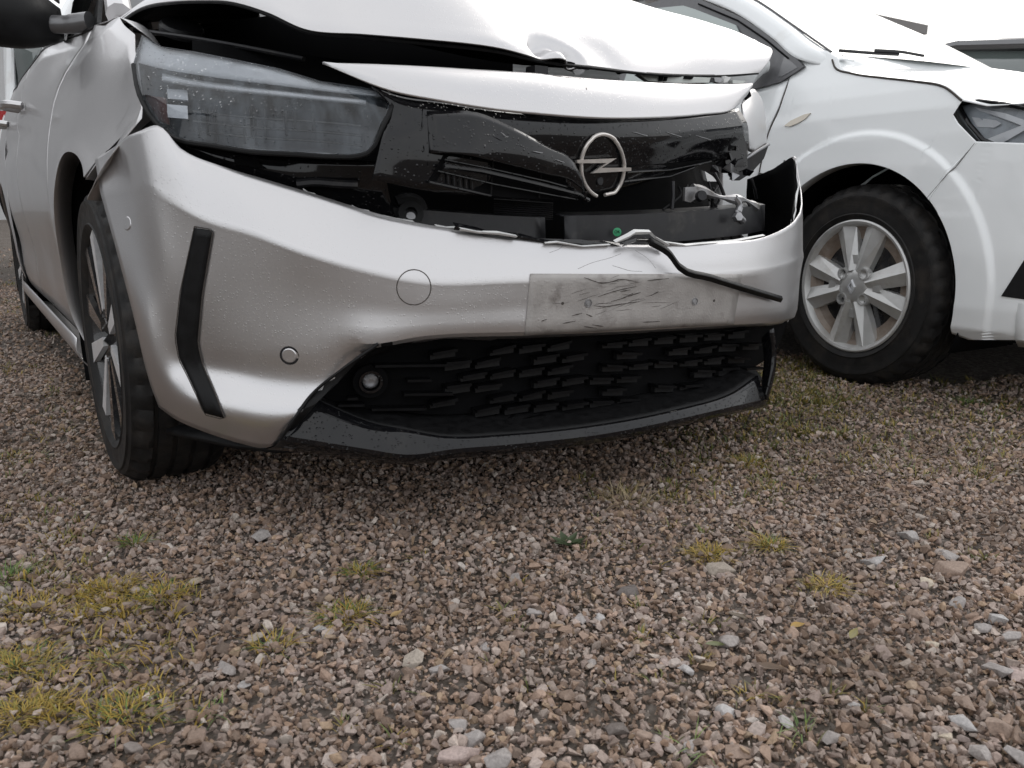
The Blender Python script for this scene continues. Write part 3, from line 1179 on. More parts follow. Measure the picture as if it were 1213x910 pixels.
# --- pieces of the bumper
slot = strip_on(OP, BB, [(232, 270), (216, 345), (210, 398), (214, 424), (244, 488)], [(253, 273), (240, 350), (235, 407), (241, 434), (267, 494)], 26, .0025, 5)
build("bumper_slot", slot, M['black'], bumper, thick=.004)
Gs = [hit(OP, BB, *q, .004)[0] for q in resample([(232, 268), (215, 345), (208.5, 399), (213, 425), (244, 490), (268.5, 496), (242, 433), (236, 407), (241, 350), (254, 272), (232, 268)], 60)]
build("slot_rim", tube(Gs, .0009, 6), M['scratch'], bumper)
p, n = on_b(490, 340, -.001)
Gc = [[on_b(490 + 19.6 * k * math.cos(a), 340.5 + 20 * k * math.sin(a), .0009)[0] for a in np.linspace(0, 2 * math.pi, 33)[:-1]] for k in (1, .7, .35, .03)]
build("tow_cover", grid(np.array(Gc), close=True), M['silver'], bumper)
build("cover_gap", tube([on_b(490 + 20.2 * math.cos(a), 340.5 + 20.6 * math.sin(a), .0012)[0] for a in np.linspace(0, 2 * math.pi, 41)], .0011, 6), M['scratch'], bumper)
for px, py, r in ((343, 421, .0125), (152, 265, .012)):
    p, n = on_b(px, py, -.001)
    build("parking_sensor", disc(p, n, r, .004, 22), M['silver'], bumper)
    build("sensor_ring", ring_shape(p, n, r, r * 1.3, .0025, 24), M['dark_metal'] if px > 300 else M['silver'], bumper)

# number plate area
pl_vf = strip_on(OP, BB, [(627.5, 325), (621, 396)], [(877.5, 325), (867, 383.5)], 14, .0022, 30)
plate = build("plate_holder", pl_vf, M['plate'], bumper, thick=.004)
for px, py in ((695, 359), (821, 357)):
    p, n = on_b(px, py, .003)
    build("screw", disc(p, n, .0055, .003, 14), M['grey_metal'], plate)
    build("screw_ring", ring_shape(p, n, .0068, .0080, .003, 18), M['grey_metal'], plate)
for px, py in ((665, 359), (844, 356)):
    p, n = on_b(px, py, .003)
    build("screw", disc(p, n, .003, .002, 10), M['scratch'], plate)
rs0 = random.Random(12)
SCR = [[(707, 351), (722, 346), (737, 342), (752, 339)], [(722, 357), (738, 352), (748, 347)], [(702, 362), (716, 363), (734, 360), (755, 357)], [(733, 345), (745, 343)],
       [(690, 329), (712, 335), (735, 331), (752, 333)], [(665, 383), (680, 380)], [(690, 386), (705, 388)], [(760, 381), (780, 380)], [(693, 372), (700, 375)],
       [(765, 332), (790, 330)], [(676, 374), (688, 371)], [(700, 384), (713, 386)], [(742, 351), (757, 346)], [(769, 350), (778, 345)], [(640, 380), (646, 378)]]
for S_ in SCR:
    pts = [on_b(*q, .0048)[0] for q in spl(np.array(S_, float), 4)]
    k = len(pts)
    build("scratch", tube(pts, [.0002 + .0007 * math.sin(math.pi * (i + .5) / k) * (1 + .5 * math.sin(i * 2.1 + S_[0][0])) for i in range(k)], 5), M['scratch'], plate)
for i in range(24):
    x, y = rs0.gauss(722, 28), rs0.gauss(354, 14)
    y = min(384, max(330, y))
    L_ = rs0.uniform(10, 34)
    sl_ = rs0.uniform(-.42, -.02)
    pts = [on_b(x + L_ * t, y + L_ * sl_ * t + rs0.uniform(-.6, .6), .0046)[0] for t in (0, .35, .7, 1)]
    build("scratch", tube(pts, [.0001, .0003, .00028, .0001], 4), M['scratch'], plate)
# hairline creases in the paint above the plate
for S_ in [[(684, 319), (700, 312), (722, 306), (735, 301)], [(650, 300), (664, 294), (668, 288)], [(725, 315), (735, 318), (745, 321), (760, 322)], [(752, 297), (768, 308), (776, 318)]]:
    pts = [on_b(*q, .001)[0] for q in spl(np.array(S_, float), 4)]
    build("paint_crack", tube(pts, .0007, 5), M['scratch'], bumper)
# torn edge strips along the top of the bumper: flat angular ribbons
for S_, w_, m, d_ in [([(538, 268), (565, 272), (580, 277), (615, 280), (640, 286), (690, 289), (715, 288), (735, 292)], .0055, 'black_gloss', .030),
                      ([(545, 271), (566, 275), (590, 276), (612, 280)], .002, 'torn', .024), ([(646, 288), (660, 287), (690, 292), (722, 290)], .0018, 'torn', .024),
                      ([(728, 287), (744, 280), (752, 275), (770, 275), (776, 281), (792, 290)], .0038, 'torn', .020), ([(738, 290), (754, 284), (766, 284), (778, 290), (786, 297)], .005, 'black_gloss', .012),
                      ([(788, 287), (812, 291), (830, 289), (870, 286), (905, 279)], .0022, 'torn', .024), ([(418, 246), (426, 250), (438, 252)], .003, 'torn', .045), ([(360, 226), (366, 230), (374, 231)], .003, 'torn', .05),
                      ([(455, 256), (470, 260), (490, 263)], .0015, 'torn', .05), ([(516, 268), (530, 270), (540, 270)], .002, 'torn', .045)]:
    pts = [pl(x, y, d_) for x, y in spl(np.array(S_, float), 1)]
    k = len(pts)
    Gt = np.array([[p + np.array((0, -.004, w_ * (.6 + .7 * rr_))), p + np.array((0, .003, 0)), p + np.array((0, -.002, -w_ * (.5 + .8 * rr_)))] for p, rr_ in zip(pts, [r2.random() for _ in range(k)])])
    build("torn_edge", grid(Gt), M[m], opel, thick=.0015, smooth=False)
# loose black trim strip hanging down over the plate
tr = [pl(768, 286, .004), pl(790, 299, -.008), pl(803, 316, -.014), pl(840, 329, -.016), pl(882, 342, -.014), pl(924, 354.5, -.010)]
tr = spl(tr, 4)
Gt = np.array([[p + np.array((0, .003, .0065)), p + np.array((0, .006, .001)), p + np.array((0, .001, -.0065))] for p in tr])
build("loose_trim", grid(Gt), M['black'], opel, thick=.004)

# --- front lip (gloss black) and its ledge
ch_top = [(367, 469), (402, 486), (440, 501), (480, 509), (524, 517), (600, 515), (719, 502), (808, 484), (867, 466), (897, 445)]
ch_frt = [(335, 516), (385, 524), (434, 532), (482, 538.5), (538, 532), (600, 527), (719, 513.5), (808, 495.5), (870, 481), (906, 473)]
ch_bot = [(325, 529), (380, 534), (430, 541), (484, 547), (545, 541), (605, 536), (719, 522), (808, 504), (872, 489), (909, 481)]
d_top = [.045, .046, .034, .008, .004, .004, .006, .008, .011, .018]
d_frt = [.012, .006, -.002, -.012, -.010, -.006, -.004, -.003, -.002, 0]
tops = [pl(x, y, d) for (x, y), d in zip(ch_top, d_top)]
frts = [pl(x, y, d) for (x, y), d in zip(ch_frt, d_frt)]
bots = [pl(x, y, d + .012) for (x, y), d in zip(ch_bot, d_frt)]
build("front_lip", patch([tops, [a * .04 + b * .96 for a, b in zip(tops, frts)], frts, bots, [b + np.array((0, -.10, -.01)) for b in bots]], 5, 3), M['black_gloss'], opel, thick=.003, ang=20)
floor_ = [[p + np.array((0, -.002, 0)) for p in tops], [p + np.array((0, -.05, .008)) for p in tops], [p + np.array((0, -.10, .02)) for p in tops]]
build("grille_ledge", patch(floor_, 5, 3), M['black'], opel, thick=.003)
build("lip_seam", tube(spl([pl(448, 407.5, .004), pl(405, 438, .006), pl(368, 469, .012), pl(350, 494, -.001), pl(332, 521, .006)], 6), .003, 6), M['black'], opel)
# end cap of the lip at the far corner
ec = [[pl(914, 390, .0), pl(918, 415, -.004), pl(916, 440, -.006), pl(908, 474, .0)],
      [pl(905, 400, .03), pl(907, 425, .02), pl(905, 448, .02), pl(903, 470, .012)]]
build("lip_end_cap", patch(ec, 5, 4), M['black_gloss'], opel, thick=.012)
# skirt that closes the bottom of the engine bay
und = [[(-.80, .30, .165), (-.66, .52, .16), (-.4, .62, .165), (0, .66, .165), (.4, .62, .15), (.66, .5, .13), (.8, .3, .14)], [(-.6, .15, .16), (-.5, .3, .16), (-.3, .4, .16), (0, .42, .16), (.3, .4, .16), (.5, .3, .15), (.6, .15, .15)],
       [(-.6, -1, .16), (-.5, -1, .16), (-.3, -1, .16), (0, -1, .16), (.3, -1, .16), (.5, -1, .16), (.6, -1, .16)], [(-.7, -2.9, .2), (-.5, -2.9, .2), (-.3, -2.9, .2), (0, -2.9, .2), (.3, -2.9, .2), (.5, -2.9, .2), (.7, -2.9, .2)]]
build("undertray", patch(und, 3, 3), M['black'], opel, thick=.01)

# --- lower grille: backing, slats, round sensor
gb = [[pl(x, y, d) for (x, y), d in zip([(440, 404), (505, 396), (612, 390), (735, 385), (870, 378), (935, 372)], [.075, .085, .085, .085, .08, .07])],
      [pl(x, y, d) for (x, y), d in zip([(400, 440), (505, 440), (612, 440), (735, 430), (870, 420), (925, 400)], [.08, .095, .10, .10, .09, .07])],
      [pl(x, y, d) for (x, y), d in zip([(355, 472), (490, 500), (612, 500), (735, 485), (860, 452), (916, 420)], [.08, .10, .10, .10, .10, .07])]]
gvf = patch(gb, 6, 5)
grille = build("lower_grille", gvf, M['dark'], opel, thick=.004)
GB = surf(gvf)
rs = random.Random(9)


def slat(x0, x1, y, y1=None, off=.022, h=.0045, dep=.024, m='grille_black'):
    y1 = y if y1 is None else y1
    a, _ = hit(OP, GB, x0, y, off, True)
    b, _ = hit(OP, GB, x1, y1, off, True)
    if a is None or b is None:
        return
    e = b - a
    L_ = np.linalg.norm(e)
    e /= L_
    dn = np.array((-e[1], e[0], 0))                      # horizontal, towards the front
    if dn[1] < 0:
        dn = -dn
    up = np.array((0, 0, 1.0))
    Rm = np.stack([e, dn, up], 1)
    build("grille_slat", box((a + b) / 2, (L_, dep, h), Rm), M[m], grille)


for (x0, x1, y) in [(440, 540, 427), (478, 505, 445.5), (474, 530, 462), (438, 500, 479.5), (465, 525, 497), (410, 422, 466), (400, 430, 474)]:
    slat(x0, x1, y)
for r in range(7):
    n_ = 12
    for i in range(n_):
        x = 520 + i * 35 + (17 if r % 2 else 0) - i * i * .35
        w = 29 - i * .9
        y0 = 413 + r * 14.5 - (x - 540) * .066
        lim = np.interp(x, [520, 540, 640, 719, 808, 867, 897], [506, 506, 503, 490, 470, 452, 436])
        if y0 > lim or x > 905 or rs.random() < .16:
            continue
        tlt = -4.5 if x < 690 else -1.0
        slat(x - w / 2, x + w / 2, y0 + rs.uniform(-1.8, 1.8), y0 + tlt + rs.uniform(-1.6, 1.6), .020 + rs.uniform(-.004, .004), .0055, .03)
        slat(x - w / 2, x + w / 2, y0 + 4.2, y0 + 4.6 + tlt, .016, .012, .012, 'black')
p, n = hit(OP, GB, 437, 447, .016)
build("fog_recess", ring_shape(p, n, .020, .031, .006, 28), M['dark'], grille)
fogo = build("fog_lamp", disc(p - n * .006, n, .016, .010, 24, -.004), M['grey_metal'], grille)
build("fog_glass", disc(p + n * .003, n, .0165, .004, 24, .005), M['lens_clear'], fogo)
build("fog_bezel", ring_shape(p, n, .0165, .021, .010, 28), M['black_gloss'], fogo)

# --- headlamp: housing, lamps, clear lens, seal
Ltop = [(168, 42, .245), (192, 56, .31), (232, 62, .405), (278, 71, .49), (331, 82, .56), (380, 97, .605), (430, 104, .635), (458, 109, .65)]
LA = [(158, 77, .30), (190, 84, .37), (232, 91, .455), (278, 97, .53), (331, 103, .592), (380, 108, .628), (430, 113, .653), (463, 116, .662)]
LB = [(165, 112, .36), (195, 118, .43), (235, 126, .51), (280, 134, .575), (331, 140, .623), (380, 145, .655), (425, 147, .677), (453, 150, .688)]
LC = [(186, 147, .42), (209, 165, .475), (252, 173, .548), (298, 180, .605), (351, 183, .645), (400, 186, .672), (425, 185, .683), (437, 181, .688)]
for row in (Ltop, LA, LB, LC):                          # lamp sits a little behind the bumper's shoulder
    for i_, (x, y, v) in enumerate(row):
        row[i_] = (x, y, v - .034 * float(np.interp(x, [185, 250, 390, 440, 465], [0, 1, 1, .5, .3])) * (.5 if row is Ltop else 1))
lens_net = [[pv(*q) for q in row] for row in (Ltop, LA, LB, LC)]
lens_vf = patch(lens_net, 6, 6)
lamp = build("headlight", patch([[p + np.array((.03, -.075, -.002)) for p in row] for row in lens_net], 5, 4), M['housing'], opel, thick=.004)
build("headlight_lens", lens_vf, M['lens'], lamp)
seal_px = [pv(*q) for q in (LA[0], LB[0])] + [pv(*q) for q in LC] + [pv(*q) for q in (LB[-1], LA[-1], Ltop[-1])]
rim_px = [pv(*q) for q in Ltop] + [pv(*q) for q in (LA[-1], LB[-1])] + [pv(*q) for q in LC[::-1]] + [pv(*q) for q in (LB[0], LA[0], Ltop[0])]
build("headlight_seal", tube(spl(seal_px, 3), .0042, 7), M['black'], lamp)
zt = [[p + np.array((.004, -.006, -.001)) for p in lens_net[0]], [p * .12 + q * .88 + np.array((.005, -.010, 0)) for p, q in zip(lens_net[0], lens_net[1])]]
build("lens_sheen", patch(zt, 5, 3), M['lamp_white'], lamp, thick=.002)  # pale strip imitating the sky's bright reflection along the lens top
# side walls of the housing
wall = [rim_px, [p + np.array((.03, -.075, -.002)) for p in rim_px]]
build("housing_wall", grid(np.array(wall)), M['housing'], lamp, thick=.002)
LN = surf(lens_vf)


def in_lamp(px, py, depth):
    q, n_ = hit(OP, LN, px, py, 0)
    return q + np.array((.3, -.95, 0)) * depth


gl_ = [[in_lamp(x, y, .03) for x, y in ((190, 86), (232, 94), (278, 100), (331, 106), (380, 111), (436, 117))],
       [in_lamp(x, y, .018) for x, y in ((191, 93), (232, 100), (278, 106), (331, 111), (380, 116), (435, 121))]]
build("light_guide", patch(gl_, 5, 2), M['lamp_white'], lamp, thick=.006)
gl2 = [[in_lamp(x, y, .008) for x, y in ((254, 172), (298, 176.5), (351, 180), (400, 182))], [in_lamp(x, y, .003) for x, y in ((254, 175), (298, 180), (351, 183.5), (400, 185))]]
build("light_guide", patch(gl2, 4, 2), M['lamp_white'], lamp, thick=.003)
for y0, y1 in ((101, 113), (120, 136)):
    q = [in_lamp(x, y, .045) for x, y in ((194, y0), (219, y0 + 2), (220, y1 + 2), (195, y1))]
    build("led_module", slab(q, (.006, -.03, 0)), M['led'], lamp)
for dy in (0, 12, 24):
    P_ = [in_lamp(x, y + dy, .052) for x, y in ((226, 128), (300, 136), (380, 141), (432, 146))]
    build("lamp_louvre", tube(spl(P_, 5), .0022, 5), M['black_gloss'], lamp)
q = [in_lamp(x, y, .05) for x, y in ((166, 108), (192, 112), (198, 150), (186, 143))]
build("side_reflector", slab(q, (.006, -.015, 0)), M['amber'], lamp)
for x, y0_, y1_ in ((232, 120, 160), (243, 125, 158), (252, 121, 166), (288, 124, 168), (297, 122, 160), (302, 124, 170), (313, 126, 166), (339, 128, 158), (350, 128, 150), (372, 131, 152)):
    a, b = in_lamp(x, y0_, .05), in_lamp(x + 1.5, y1_, .05)
    build("lamp_fin", tube([a, b], .0028, 5), M['dark_metal'], lamp)

# --- gloss black front panel (vizor) with badge
vz = [[(440, 103, .645), (466, 113, .655), (523, 122, .668), (581, 131, .672), (638, 137, .668), (713, 142, .655), (789, 141, .622), (845, 135.5, .57), (874, 129, .525)],
      [(462, 125, .66), (474, 130, .668), (525, 138, .68), (581, 147, .684), (638, 152, .678), (713, 158, .665), (789, 158, .632), (848, 152, .58), (884, 146, .53)],
      [(452, 165, .683), (473, 168, .69), (520, 175, .692), (580, 182, .684), (640, 188, .668), (713, 192, .648), (789, 186, .612), (845, 176, .56), (886, 168, .515)],
      [(441, 212, .688), (474, 220, .69), (505, 226, .69), (574, 233, .675), (645, 238, .650), (700, 232, .632), (750, 220, .608), (826, 195, .556), (885, 186, .507)]]
vz_net = [[pv(*q) for q in row] for row in vz]
vz_vf = patch(vz_net, 5, 5)
vizor = build("front_panel", vz_vf, M['black_gloss'], opel, thick=.004, ang=25)
VZ = surf(vz_vf)
# split panel joint next to the lamp
pts = [hit(OP, VZ, *q, .0012)[0] for q in [(500, 130), (499, 150), (501, 175), (506, 196)]]
build("panel_joint", tube(pts, .0016, 5), M['dark'], vizor)
# bent flap of the panel that holds the near slots
fl = [[(505, 133, .002), (560, 140, .016), (600, 155, .02), (640, 171, .022), (668, 186, .022), (676, 200, .02)],
      [(507, 160, .002), (560, 166, .024), (600, 178, .03), (640, 191, .032), (668, 200, .03), (679, 210, .026)],
      [(508, 182, .002), (527, 183, .022), (580, 192, .028), (630, 203, .03), (664, 211, .028), (681, 223, .024)]]
flv = [[hit(OP, VZ, x, y, o)[0] for x, y, o in row] for row in fl]
build("bent_flap", patch(flv, 5, 4), M['black_gloss'], vizor, thick=.003)
bar = lambda A, r, m, par=vizor, nm="grille_bar": build(nm, tube([hit(OP, VZ, x, y, o)[0] for x, y, o in A], r, 7), M[m], par)
bk = [[hit(OP, VZ, x, y, .003)[0] for x, y in row] for row in ([(526, 181), (600, 195), (664, 209)], [(515, 200), (600, 220), (676, 231)], [(506, 215), (576, 231), (668, 236)])]
build("slot_void", patch(bk, 4, 3), M['dark'], vizor)
bar([(519, 196, .018), (560, 201, .022), (620, 214, .024), (676, 227, .022), (688, 247, .018)], .0042, 'black_gloss')
bar([(514, 202, .012), (580, 217, .014), (640, 228, .014), (684, 240, .012)], .0018, 'black_gloss')
bar([(522, 189, .012), (580, 200, .014), (640, 213, .014), (674, 222, .012)], .0016, 'black_gloss')
bar([(505, 215, .008), (540, 223, .012), (576, 231, .012)], .003, 'black_gloss')
bar([(684, 224, .02), (683, 232, .02), (688, 246, .02)], .005, 'black_gloss')
for x in (581, 638):
    bar([(x, 191 + (x - 581) * .2, .008), (x - 3, 232 + (x - 581) * .03, .008)], .0014, 'black')
for x in (528, 535, 542, 549, 556):
    bar([(x, 203 + (x - 528) * .2, .006), (x + 1, 220 + (x - 528) * .2, .006)], .0016, 'dark_metal')
# far slot of the panel
fs = [[hit(OP, VZ, x, y, .003)[0] for x, y in row] for row in ([(738, 196), (790, 193), (850, 186)], [(736, 212), (790, 206), (826, 195)])]
build("slot_void", patch(fs, 4, 2), M['dark'], vizor)
bar([(740, 203, .006), (790, 199, .008), (840, 190, .006)], .0022, 'black_gloss')
bar([(736, 214, .006), (790, 207, .008), (822, 200, .006)], .0026, 'black_gloss')
# pale scuffs on the panel
for S_ in [[(540, 146), (545, 147)], [(580, 160), (588, 162)], [(617, 175), (628, 177)], [(643, 184), (654, 188)], [(748, 157), (765, 161)], [(788, 157), (805, 162)], [(822, 160), (840, 165)]]:
    pts = [hit(OP, VZ, x, y, .034 if (S_[0][0] > 540 and S_[0][0] < 660) else .004)[0] for x, y in spl(np.array(S_, float), 3)]
    build("scuff", tube(pts, [.0003, .0008, .0008, .0008, .0008, .0008, .0002][:len(pts)] if len(pts) <= 7 else .0006, 5), M['grey_metal'], vizor)

# badge: open ring with a lightning bolt
EC = hit(OP, VZ, 711, 195.5, 0)[0]
e_v = EC[1] + .010
ring = []
for a in np.linspace(math.radians(-79), math.radians(259), 60):
    ring.append(hit(OP, VZ, 710.5 + 25.5 * math.cos(a), 196 - 36.5 * math.sin(a), .008)[0])
badge = build("badge", tube(ring, .0037, 8), M['badge'], vizor)
bolt = [(678.5, 187.3), (725, 184.8), (707, 197), (742, 196.5), (742, 200.2), (696, 203.5), (713, 190.8), (678.5, 191.8)]
build("badge_bolt", slab([hit(OP, VZ, x, y, .013)[0] for x, y in bolt], (0, -.007, 0)), M['badge'], badge, smooth=False)
build("front_sensor", disc(hit(OP, VZ, 709, 214.5, .002)[0], (0, 1, 0), .008, .004, 16), M['dark_metal'], vizor)

# --- black carrier strip between lamp and bumper
cs = [[pl(x, y, d) for (x, y), d in zip([(207, 163), (252, 174), (298, 183), (351, 187), (417, 190), (455, 192)], [.06, .075, .08, .08, .07, .06])],
      [pl(x, y, d) for (x, y), d in zip([(213, 172), (262, 190), (310, 203), (360, 214), (420, 222), (460, 226)], [.06, .072, .078, .08, .08, .08])],
      [pl(x, y, d) for (x, y), d in zip([(216, 182), (262, 202), (312, 217), (362, 232), (430, 252), (470, 262)], [.066, .085, .092, .095, .10, .10])]]
build("lamp_carrier", patch(cs, 5, 4), M['black_gloss'], opel, thick=.004)
bm_ = [pl(x, y, .066) for x, y in ((352, 218), (372, 216), (400, 218), (424, 219))]
build("carrier_clip", tube(spl(bm_, 4), .007, 7), M['dark_metal'], opel)
q = [pl(x, y, .068) for x, y in ((278, 187), (302, 189), (314, 200), (279, 195))]
build("carrier_clip", slab(q, (0, -.012, 0)), M['dark'], opel)

# --- crumpled bonnet
B0 = [(125, 38, -.35), (143, 26, -.2), (170, 9, -.03), (199, 3, .10), (240, 1, .21), (275, 3, .30), (318, 16, .385), (364, 36.5, .455), (430, 43, .53), (500, 50, .58), (595, 61, .605), (638, 71, .60), (700, 79, .585), (751, 85, .555), (824, 89, .49), (870, 88.5, .45), (900, 86, .42)]
nb = len(B0)
rows = [[], [], [], [], [], [], []]
for i, q in enumerate(B0):
    p = pv(*q)
    t = np.clip((7.5 - i) / 5, 0, 1)
    e = max(0, (i - 12) / 4.0)
    front = [(0, 0, 0), (0, -.006, .011), (0, -.024, .032), (.0, -.07, .078), (.0, -.17, .15), (.0, -.32, .20), (.0, -.72, .20)]
    side = [(0, 0, 0), (.006, -.002, .010), (.03, -.006, .030), (.07, -.01, .05), (.16, -.06, .08), (.28, -.16, .10), (.35, -.40, .09)]
    for k in range(7):
        a, b = np.array(front[k]), np.array(side[k])
        w = a * (1 - t) + b * t
        w = w * np.array((1, 1, 1 - .22 * e))
        w[0] += -.10 * e * (k / 6.0) ** 2 * 1.2
        rows[k].append(p + w)
# photographed crest of the far part
for k, i, q in ((5, 12, (731, -4, .27)), (5, 13, (775, 10, .26)), (5, 14, (840, 28, .24)), (5, 15, (880, 42, .25)), (5, 16, (906, 56, .30))):
    rows[k][i] = pv(*q)
for i in range(12, 17):
    rows[6][i] = rows[5][i] + np.array((-.04 - .03 * (i - 12), -.40, -.01))
    for k, s_ in ((1, .07), (2, .20), (3, .45), (4, .75)):
        rows[k][i] = rows[0][i] * (1 - s_) + rows[5][i] * s_ + np.array((0, .03, .010)) * 4 * s_ * (1 - s_)
Vb, Fb = patch(rows, 16, 12)
dents = [((.3, .45, .95), .14, (0, -.012, 0)), ((-.3, .5, .93), .12, (0, .008, .006))]
for x, y in spl(np.array([(636, 62), (645, 53), (656, 49), (666, 55), (676, 66), (682, 74)], float), 2):
    dents.append((tuple(pv(x, y, .585)),   .012, (0, -.015, -.005)))
for x, y in ((652, 66), (662, 70)):
    dents.append((tuple(pv(x, y, .59)), .016, (0, .010, .004)))
for x, y in ((630, 40), (690, 48), (720, 60)):
    dents.append((tuple(pv(x, y, .57)), .04, (0, -.010, .002)))
for c_, s_, mv in dents:
    w = np.exp(-((Vb - np.array(c_)) ** 2).sum(1) / (2 * s_ * s_))[:, None]
    Vb = Vb + w * np.array(mv)
bonnet = build("bonnet", (Vb, Fb), M['silver'], opel, thick=.004, ang=50)
lin = [[p + np.array((0, -.022, .006)) for p in rows[0]]] + [[p + np.array((0, -.03, -.022)) for p in rows[k]] for k in (2, 3, 4, 5, 6)]
lin_vf = patch(lin, 4, 4)
build("bonnet_liner", lin_vf, M['dark'], bonnet, thick=.003)
# folded hem under the bonnet edge
hem = spl([p + np.array((0, -.006, -.001)) for p in rows[0]], 5)
build("bonnet_hem", tube(hem, .0035, 6), M['black'], bonnet)
hin = [[(-.45, .42, .93), (-.15, .45, .90), (.1, .43, .905)], [(-.45, .44, .905), (-.15, .47, .872), (.1, .45, .88)]]
build("bonnet_beam", patch(hin, 4, 2), M['dark'], bonnet, thick=.02)
# bonnet nose lip below the fold
N0 = [(382, 75.5, .60), (440, 77, .63), (500, 79.5, .645), (560, 83, .645), (624, 87, .638), (700, 94, .615), (751, 97.5, .59), (824, 100.5, .535), (868, 100.5, .50), (891, 99.5, .485)]
N3 = [(384, 76.5, .605), (465, 109, .668), (523, 120.5, .684), (581, 130, .688), (638, 136, .684), (713, 141, .668), (770, 140.5, .64), (835, 136, .585), (866, 131, .545), (884, 113, .50)]
N1, N2 = [], []
for a, b in zip(N0, N3):
    A_, B_ = pv(*a), pv(*b)
    N1.append(A_ * .72 + B_ * .28 + np.array((0, .006, .005)) * (.3 if a[0] < 400 else 1))
    N2.append(A_ * .3 + B_ * .7 + np.array((0, .006, .005)) * (.3 if a[0] < 400 else 1))
N0p, N3p = [pv(*q) for q in N0], [pv(*q) for q in N3]
nose_vf = patch([N0p, N1, N2, N3p], 6, 6)
build("bonnet_nose", nose_vf, M['silver'], opel, thick=.003, ang=40)
NB = surf(nose_vf)
for S_ in [[(655, 91), (672, 93), (688, 94)], [(691, 94), (692, 100), (694, 106)], [(697, 100), (694, 107)]]:
    pts = [hit(OP, NB, x, y, .001)[0] for x, y in S_]
    if all(p is not None for p in pts):
        build("paint_crack", tube(pts, .0011, 5), M['scratch'], opel)
# latch, broken bits, pale pieces added in place of the white car behind
build("bonnet_latch", box(pv(636, 84, .60), (.03, .03, .014)), M['dark_metal'], opel)
for q_, v, m in [([(756, 88), (790, 90), (842, 92), (840, 98), (800, 98.5), (768, 96)], .50, 'pale'), ([(782, 90), (786, 90), (785, 96), (781, 96)], .505, 'dark'), ([(788, 91), (791, 91), (790, 96), (787, 96)], .505, 'dark'),
                 ([(812, 90), (822, 91), (820, 94), (811, 93)], .505, 'dark'), ([(826, 91), (844, 92), (846, 97), (838, 99), (828, 97)], .49, 'dark_metal'), ([(836, 93), (841, 93), (840, 96), (836, 96)], .495, 'grey_metal'),
                 ([(846, 92), (858, 93), (853, 98), (847, 97)], .48, 'grey_metal'), ([(859, 90), (866, 92), (862, 97), (857, 98)], .47, 'torn'), ([(868, 95), (884, 96), (880, 99), (868, 99)], .47, 'pale')]:
    q = [pv(x, y, v) for x, y in q_]
    build("gap_piece", slab(q, (0, -.014, 0)), M[m], opel, smooth=False)

# --- engine bay: dark box, crash beam, radiator, brackets
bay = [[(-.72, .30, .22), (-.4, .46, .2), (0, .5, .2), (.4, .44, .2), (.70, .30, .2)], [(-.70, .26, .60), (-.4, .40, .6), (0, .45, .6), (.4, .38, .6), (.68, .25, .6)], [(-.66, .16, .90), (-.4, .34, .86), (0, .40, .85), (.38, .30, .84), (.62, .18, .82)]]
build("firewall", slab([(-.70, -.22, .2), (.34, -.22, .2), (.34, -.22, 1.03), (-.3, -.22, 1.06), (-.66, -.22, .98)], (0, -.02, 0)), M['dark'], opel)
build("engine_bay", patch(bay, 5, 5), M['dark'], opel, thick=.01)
bmm = [pl(x, y, d) for (x, y), d in zip([(430, 258), (502, 263), (575, 268), (645, 271)], [.10, .11, .11, .11])]
Gb = np.array([[p + np.array((0, -.03, .022)), p + np.array((0, 0, .019)), p + np.array((0, .004, -.03)), p + np.array((0, -.03, -.035))] for p in spl(bmm, 5)])
build("crash_beam", grid(Gb), M['dark_metal'], opel, thick=.004, ang=20)
bmm = [pl(x, y, d) for (x, y), d in zip([(668, 268), (740, 266), (810, 262), (880, 256), (905, 252)], [.10, .10, .10, .09, .085])]
Gb = np.array([[p + np.array((0, -.04, .024)), p + np.array((0, 0, .018)), p + np.array((0, .004, -.04)), p + np.array((0, -.03, -.045))] for p in spl(bmm, 5)])
build("crash_beam", grid(Gb), M['dark_metal'], opel, thick=.004, ang=20)
p = pl(731, 275, .085)
stick = build("round_sticker", disc(p, (-.5, .85, .1), .0085, .0012, 20), M['green'], opel)
cu = bpy.data.curves.new("sticker_text", 'FONT')
cu.body = "OK"
cu.size = .008
cu.align_x = 'CENTER'
cu.align_y = 'CENTER'
cu.extrude = .0003
to = bpy.data.objects.new("sticker_text", cu)
me_t = bpy.data.meshes.new_from_object(to)
bpy.data.objects.remove(to)
tx = bpy.data.objects.new("sticker_text", me_t)
me_t.materials.append(M['dark'])
COL.objects.link(tx)
tx.parent = stick
nn = Vector((-.5, -.85, .1)).normalized()                # local axes: y is minus v
tx.rotation_euler = nn.to_track_quat('Z', 'Y').to_euler()
tx.location = Vector((p[0], -p[1], p[2])) + nn * .0016
# bracket, hinge arm and bolts at the far side
br = [pl(820, 222, .12), pl(846, 232, .11), pl(868, 236, .10), pl(884, 238, .095), pl(895, 246, .09)]
build("bent_bracket", tube(spl(br, 4), [.008 + .004 * math.sin(i * .9) for i in range(17)], 7), M['grey_metal'], opel)
build("bent_bracket", tube(spl([pl(870, 234, .095), pl(876, 244, .09), pl(874, 254, .085), pl(880, 262, .085)], 4), .008, 8), M['grey_metal'], opel)
build("bent_bracket", slab([pl(x, y, .11) for x, y in ((812, 222), (828, 221), (826, 234), (818, 240), (811, 238))], (0, -.006, 0)), M['grey_metal'], opel, smooth=False)
build("bolt", disc(pl(872, 258, .075), (-.3, .9, .2), .011, .014, 6), M['grey_metal'], opel)
build("bolt", disc(pl(829, 233, .10), (-.3, .9, .2), .012, .012, 12), M['dark_metal'], opel)
build("bolt", disc(pl(486, 258, .085), (-.3, .9, .3), .009, .008, 14), M['grey_metal'], opel)
